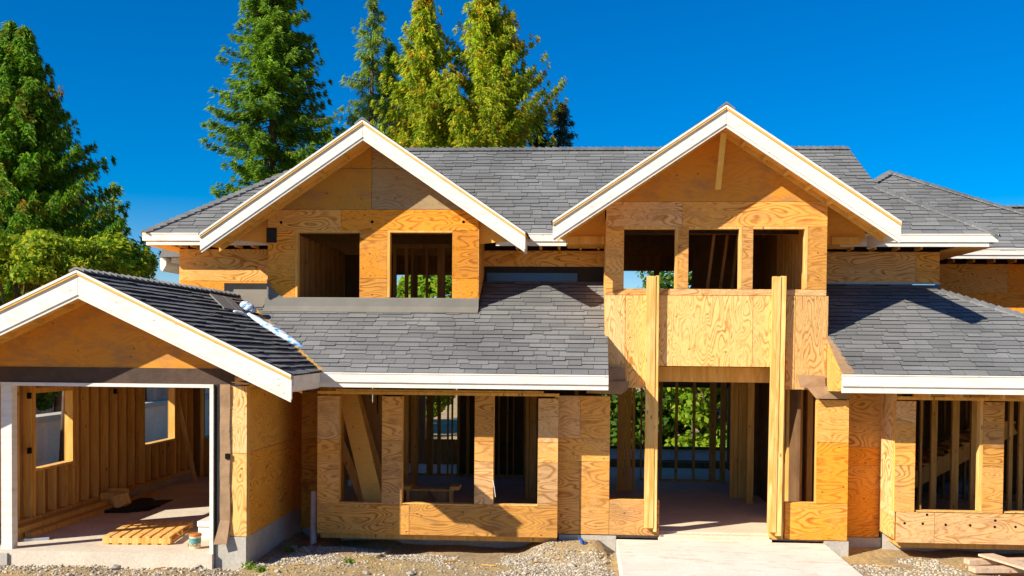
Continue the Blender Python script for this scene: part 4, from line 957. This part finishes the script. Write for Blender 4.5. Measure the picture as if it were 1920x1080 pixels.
# debris on ground near garage: weeds
def leafmat(name, cols, clump=None, scale=.6, rough=.6, trans=.35):
    t = NT(name, rough, .2); c = t.ramp(t.rand(), cols)
    if clump:
        n = t.noise(t.coord(), scale, 4, .65); c = t.mix(t.ramp(n, [(.54, 0), (.70, .8)]), c, clump)
    n2 = t.noise(t.coord(), .35, 2); c = t.mix(1.0, c, t.ramp(n2, [(.35, .75), (.65, 1.2)]), 'MULTIPLY')
    t.col(c)
    tr = t.n('ShaderNodeBsdfTranslucent'); t.l(c, tr.inputs['Color']); mx = t.n('ShaderNodeMixShader'); mx.inputs[0].default_value = trans
    out = t.t.nodes['Material Output']; t.l(t.p.outputs[0], mx.inputs[1]); t.l(tr.outputs[0], mx.inputs[2]); t.l(mx.outputs[0], out.inputs['Surface']); return t.m
def quads(C, D, W, name, mat, parent, off):
    """C centres, D half-length vectors, W half-width vectors -> leaf-sized faces"""
    n = len(C); V = np.empty((n, 4, 3)); V[:,0] = C-D; V[:,1] = C+W-D*.1; V[:,2] = C+D; V[:,3] = C-W-D*.1
    V = V.reshape(-1, 3)-np.array(off); me = bpy.data.meshes.new(name)
    me.vertices.add(4*n); me.vertices.foreach_set('co', V.ravel()); me.loops.add(4*n); me.loops.foreach_set('vertex_index', np.arange(4*n, dtype=np.int32))
    me.polygons.add(n); me.polygons.foreach_set('loop_start', np.arange(0, 4*n, 4, dtype=np.int32)); me.polygons.foreach_set('loop_total', np.full(n, 4, np.int32)); me.update(); me.validate()
    me.materials.append(mat); o = bpy.data.objects.new(name, me); COL.objects.link(o); o.parent = parent; return o
M['fir'] = leafmat('fir_needles', [(0,(.06,.16,.012)),(.5,(.17,.32,.016)),(1,(.36,.50,.03))], (.05,.13,.015), 1.4, trans=.5)
M['fir2'] = leafmat('fir_needles_pale', [(0,(.10,.20,.03)),(.5,(.24,.37,.04)),(1,(.44,.54,.08))], None, trans=.5)
M['ced'] = leafmat('cedar_dark', [(0,(.05,.15,.010)),(.55,(.13,.30,.012)),(1,(.34,.50,.02))], (.46,.19,.02), 1.1, trans=.5)
M['gold'] = leafmat('cedar_golden', [(0,(.12,.26,.010)),(.5,(.34,.45,.012)),(1,(.68,.64,.03))], (.85,.27,.015), 2.2, trans=.5)
M['smc'] = leafmat('cedar_blue_green', [(0,(.02,.06,.04)),(.6,(.04,.10,.05)),(1,(.12,.10,.04))], (.14,.05,.02), .9)
M['maple'] = leafmat('maple_leaves', [(0,(.07,.19,.010)),(.5,(.30,.42,.013)),(1,(.62,.58,.03))], (.55,.26,.02), 1.2, trans=.5)
M['bush'] = leafmat('bright_bush', [(0,(.12,.24,.01)),(.6,(.26,.42,.015)),(1,(.42,.50,.03))], None, trans=.5)
M['bushd'] = leafmat('dark_bush', [(0,(.03,.09,.01)),(.6,(.09,.18,.015)),(1,(.18,.28,.02))], None, trans=.45)
M['bark'] = plain('bark', (.16,.10,.06), .9, .1, .3, 6, .5)
def trunk(parent, pts, rs, name='trunk'):
    m = MB(); m.tube(pts, rs, 10); o = m.build(name, M['bark'], parent, off=parent.location, smooth=True); return o
def conifer(x, y, ztop, rmax, hcone, label, mat, name='fir_tree', seed=1, droop=.25, upturn=.12, nb=7, gap=.3, leaf=(.17,.045), dens=1.0, pw=.8, zmin=2.0, hang=.35, group='conifers behind the house', irr=.25, asc=0.0, lean=0):
    rg = np.random.default_rng(seed); T = empty(name, (x, y, -.16), label, 'tree', group)
    trunk(T, [Vector((x,y,-.3)), Vector((x+lean*.4,y,ztop*.5)), Vector((x+lean,y,ztop-.1))], [.32,.2,.015])
    C, D, W = [], [], []; limb = MB()
    z = ztop-.05; 
    while z > max(zmin, ztop-hcone-8):
        t = min(1, (ztop-z)/hcone); R = rmax*t**pw
        for b in range(nb if t > .08 else 4):
            az = rg.random()*6.283; L = (R*rg.uniform(1-irr*1.4, 1+irr)+.15); zz = z+rg.uniform(-gap, gap)*.5
            du = np.array([math.cos(az), math.sin(az), 0.]); sd_ = np.array([-du[1], du[0], 0.]); bx = x+lean*(zz/ztop)
            base = np.array([bx, y, zz]); ns = max(3, int(L/.16))
            if rmax > 1.2 and L > .9 and rg.random() < .5: limb.tube([Vector(base), Vector(base+du*L*.5+np.array([0,0,asc*L*.5-droop*L*.3])), Vector(base+du*L*.9+np.array([0,0,asc*L*.9-droop*L*.75+upturn*L*.6]))], [.03,.02,.006], 4)
            for i in range(ns):
                s = (i+rg.random())/ns
                if s < .18 and L > .8: continue
                p = base+du*L*s+np.array([0,0,asc*L*s-droop*L*s**1.1+upturn*L*s**3])
                sl_ = (.12+.30*L*.35*(1-s)**.7)
                k = int(round(7*dens*(.7+.6*rg.random())))
                lat = rg.uniform(-1, 1, k)*sl_; 
                c = p+np.outer(lat, sd_)+np.outer(rg.uniform(-.08,.10,k), [0,0,1])+np.outer(-np.abs(lat)*hang*rg.uniform(.4,1.4,k), [0,0,1])+rg.normal(0,.03,(k,3))
                d = np.outer(np.ones(k), du)*.8+np.outer(np.sign(lat)*.7, sd_)+np.outer(-hang*rg.uniform(.2,1.6,k), [0,0,1])+rg.normal(0,.25,(k,3))
                d /= np.linalg.norm(d, axis=1)[:,None]; ln = leaf[0]*rg.uniform(.6,1.3,k)
                wv = np.cross(d, rg.normal(0,.8,(k,3))+du*1.1+np.array([-.3,-.5,.5])); wv /= np.linalg.norm(wv, axis=1)[:,None]+1e-9
                C.append(c); D.append(d*ln[:,None]); W.append(wv*(leaf[1]*rg.uniform(.7,1.4,k))[:,None])
        z -= gap*(.45+.6*t)
    quads(np.concatenate(C), np.concatenate(D), np.concatenate(W), 'crown', M[mat], T, T.location)
    if limb.v: limb.build('branches', M['bark'], T, off=T.location)
    return T
p = at(512,-62,42); conifer(p.x, 42, p.z, 2.75, 9.2, 'tall dense dark green fir rising behind the left gable', 'fir', seed=11, droop=.34, upturn=.30, nb=10, gap=.42, leaf=(.15,.021), dens=3.8, pw=.58, zmin=6, hang=.6, irr=.3)
p = at(690,8,46); conifer(p.x-.05, 46, p.z, 2.15, 6.8, 'slim sparse green fir between the dense fir and the golden cedars', 'fir2', seed=5, droop=.05, upturn=.10, nb=5, gap=.55, leaf=(.14,.019), dens=3.0, pw=.8, zmin=8, hang=.9, irr=.35, lean=.3)
p = at(797,-4,40); conifer(p.x, 40, p.z+.3, 1.9, 6.0, 'golden green cedar with orange tips, left one of the pair', 'gold', 'cedar_tree', 21, -.05, .25, 10, .34, (.11,.022), 4.2, 1.02, 8, .9, irr=.30, asc=.30)
p = at(915,-22,40.5); conifer(p.x, 40.5, p.z+.3, 2.6, 6.6, 'golden green cedar with orange tips, wider right one of the pair', 'gold', 'cedar_tree', 22, -.05, .3, 11, .34, (.11,.022), 4.2, 1.0, 8, .9, irr=.32, asc=.30)
p = at(1052,195,44); conifer(p.x, 44, p.z, 1.0, 2.6, 'small dark bluish conifer tip just right of the golden cedars', 'smc', seed=8, nb=6, gap=.34, leaf=(.12,.020), dens=2.2, pw=.8, zmin=9.5, hang=.6, irr=.4)
p = at(1012,205,43); conifer(p.x, 43, p.z, .7, 3.0, 'narrow dark conifer peeking out behind the right golden cedar', 'smc', seed=9, nb=6, gap=.32, leaf=(.12,.020), dens=2.2, zmin=9.5, hang=.6, irr=.4)
p = at(735,90,47); conifer(p.x, 47, p.z, 1.5, 5.0, 'dark green conifer filling the gap behind the left golden cedar', 'fir', seed=31, nb=7, gap=.4, leaf=(.15,.022), dens=2.5, zmin=9, hang=.8)
p = at(18,48,34); conifer(p.x, 34, p.z, 4.2, 8.2, 'huge dark green cedar with brown tinted sprays at the left edge', 'ced', 'cedar_tree', 41, .02, .22, 13, .30, (.11,.024), 4.2, .90, 4.5, .9, irr=.24)
p = at(46,60,33.5); conifer(p.x, 33.5, p.z, 1.3, 3.5, 'smaller second cedar tip beside the huge left cedar', 'ced', 'cedar_tree', 42, .02, .25, 8, .26, (.11,.022), 3.0, .85, 9.5, .9, irr=.3)
p = at(212,345,40); conifer(p.x, 40, p.z, 1.1, 3.6, 'pale wispy conifer tip right of the huge left cedar', 'fir2', seed=43, nb=5, gap=.45, leaf=(.15,.03), dens=.6, zmin=5, hang=.5, irr=.4)
p = at(262,470,40); conifer(p.x, 40, p.z, 1.0, 2.6, 'lowest small pale conifer beside the house corner at left', 'fir2', seed=44, nb=5, gap=.4, leaf=(.15,.035), dens=.7, zmin=4, hang=.5, irr=.4)
def broadleaf(x, y, zc, rx, ry, rz, label, mat, name='deciduous_tree', seed=1, n=9000, leaf=.075, nclump=46, group=None, zb=-.16, cs=.42):
    rg = np.random.default_rng(seed); T = empty(name, (x, y, zb), label, 'shrub' if 'shrub' in name else 'tree', group)
    tr = trunk(T, [Vector((x,y,zb-.1)), Vector((x+.1,y,zc*.6)), Vector((x,y,zc))], [.16,.11,.04])
    d = rg.normal(0,1,(nclump,3)); d /= np.linalg.norm(d,axis=1)[:,None]; d *= rg.uniform(.45,1,nclump)[:,None]**.5
    cc = d*np.array([rx,ry,rz])+np.array([x,y,zc]); cr_ = rg.uniform(.6,1.25,nclump)*cs
    lm = MB()
    for i in range(0, nclump, 3): lm.tube([Vector((x,y,zc*.5)), Vector((np.array([x,y,zc*.6])*.4+cc[i]*.6)), Vector(cc[i])], [.05,.03,.01], 5)
    idx = rg.integers(0, nclump, n); e = rg.normal(0,1,(n,3)); e /= np.linalg.norm(e,axis=1)[:,None]; e *= (rg.uniform(.3,1,n)**.4)[:,None]
    C = cc[idx]+e*cr_[idx][:,None]*np.array([1,1,.75]); dd = rg.normal(0,1,(n,3)); dd /= np.linalg.norm(dd,axis=1)[:,None]
    nn = e+rg.normal(0,.6,(n,3))+np.array([0,-.2,.5]); W_ = np.cross(dd, nn); W_ /= np.linalg.norm(W_,axis=1)[:,None]+1e-9; dd = np.cross(nn, W_); dd /= np.linalg.norm(dd,axis=1)[:,None]+1e-9
    s = leaf*rg.uniform(.6,1.3,n)
    quads(C, dd*s[:,None], W_*(s*.6)[:,None], 'crown', M[mat], T, T.location); lm.build('branches', M['bark'], T, off=T.location); return T
for i, (px_, py_, Y, rx, rz, mt, lb) in enumerate(((30,530,25.5,1.6,1.15,'maple','lime green maple with yellowing leaves behind the garage ridge at far left'),(120,505,27,1.3,.9,'maple','bushy yellow green maple behind the garage roof peak'),(205,510,28,1.0,.75,'maple','small rust tinged maple at the right end of the maples behind the garage'))):
    p = at(px_, py_, Y); broadleaf(p.x, Y, p.z, rx, 1.0, rz, lb, mt, seed=60+i, n=11000, leaf=.07, group='maples behind the garage')
for i, (X_, Y_, z_, rx, rz, mt, lb) in enumerate(((3.9,33,1.6,1.4,1.9,'bush','bright lime green bush seen right through the open entrance'),(2.0,34,1.4,1.5,2.0,'bushd','darker green bush seen through the left part of the entrance'),(-5.0,33,3.4,1.3,2.3,'bush','tall green tree seen through the left upper dormer window'),(-3.2,35,3.8,1.2,2.2,'bushd','darker green tree seen through the right dormer window'),(.4,34,1.2,1.4,1.6,'bushd','dark green bush glimpsed left of the first entrance post'),(6.0,34,1.6,1.5,2.2,'bush','green bush behind the house right of the entrance line'),(3.0,37,4.3,1.4,2.2,'bushd','thin leafed tree glimpsed through the left upper entry windows'))):
    broadleaf(X_, Y_, z_, rx, .9, rz, lb, mt, 'shrub' if z_ < 3 else 'deciduous_tree', 80+i, 3000 if i == 6 else 9000, .11, 40, 'greenery behind the house', cs=.55)
# rear fence
fe = empty('garden_fence', (2, 29, -.16), 'low pale blue panel fence with dark rails seen through the open entrance', 'fence')
M['fblue'] = plain('pale_blue_panel', (.80,.92,1.0), .5, .3, .2, 5)
za, zb2 = at(1300,862,29).z, at(1300,843,29).z
sub('panel', B(-6, 8, 29.0, 29.03, -.16, zb2), 'fblue', fe); sub('rail', B(-6, 8, 28.95, 28.998, zb2+.001, zb2+.08), 'dark', fe); sub('rail', B(-6, 8, 28.95, 28.998, za-.12, za-.02), 'dark', fe)
for i in range(6): sub('post', B(-6+i*2.8, -5.92+i*2.8, 28.9, 28.948, -.16, zb2+.1), 'joist', fe)
# retaining walls beside the garage
M['stucco'] = conc('stained_stucco', (.90,.62,.46), (.42,.30,.22))
m = MB(); m.box(-14.6, -14.2, 14, 44, -.3, 1.2); rw = one('retaining_wall', m, M['retw'], 'long grey concrete retaining wall seen through the garage windows', 'wall', (-14.4, 29, -.16))
m = MB(); m.box(-14.65, -14.12, 14, 44, 1.202, 1.36); m.build('wall_cap', M['conc'], rw, off=rw.location)
m = MB(); m.box(-18.2, -17.8, 14, 60, -.3, 2.9); one('boundary_wall', m, M['stucco'], 'tall blotchy brown stucco wall rising behind the retaining wall, seen through the garage windows', 'wall', (-18, 37, -.16))
p = at(350/2.7*1,200,30)
broadleaf(-17.2, 33.5, 2.6, .5, 1.1, 1.7, 'dark ivy covered shrub against the stucco wall seen in the garage window', 'bushd', 'shrub', 99, 4000, .1, 20)
broadleaf(-17.2, 45, 3.2, .6, 2.2, 2.2, 'second dark shrub farther back along the stucco wall', 'bushd', 'shrub', 98, 5000, .12, 24)
# weeds
M['weed'] = leafmat('weed_leaves', [(0,(.10,.22,.02)),(1,(.30,.42,.05))], None)
for i, (x, y, s, lb) in enumerate(((470,1068,.12,'low bright green weed tuft at the garage concrete corner'),(545,1030,.14,'leafy green weed against the garage side foundation'),(655,1063,.07,'tiny green weed on the gravel before the left bay'),(490,1073,.09,'green weed tuft at the bottom edge right of the garage corner'))):
    p = onz(x, y, -.03); rg = np.random.default_rng(i); n = 90; T = empty('weed', (p.x,p.y,gz(p.x,p.y)), lb, 'weed', 'green weeds on the dirt')
    C = np.array([p.x,p.y,gz(p.x,p.y)])+rg.normal(0,.45,(n,3))*np.array([s,s*.7,0])+np.array([0,0,1])*rg.uniform(0,s*.8,n)[:,None]; d = rg.normal(0,1,(n,3))+np.array([0,0,.8]); d /= np.linalg.norm(d,axis=1)[:,None]
    W_ = np.cross(d, rg.normal(0,1,(n,3))); W_ /= np.linalg.norm(W_,axis=1)[:,None]
    quads(C, d*.03, W_*.012, 'leaves', M['weed'], T, T.location)
print('objects', len(bpy.data.objects))
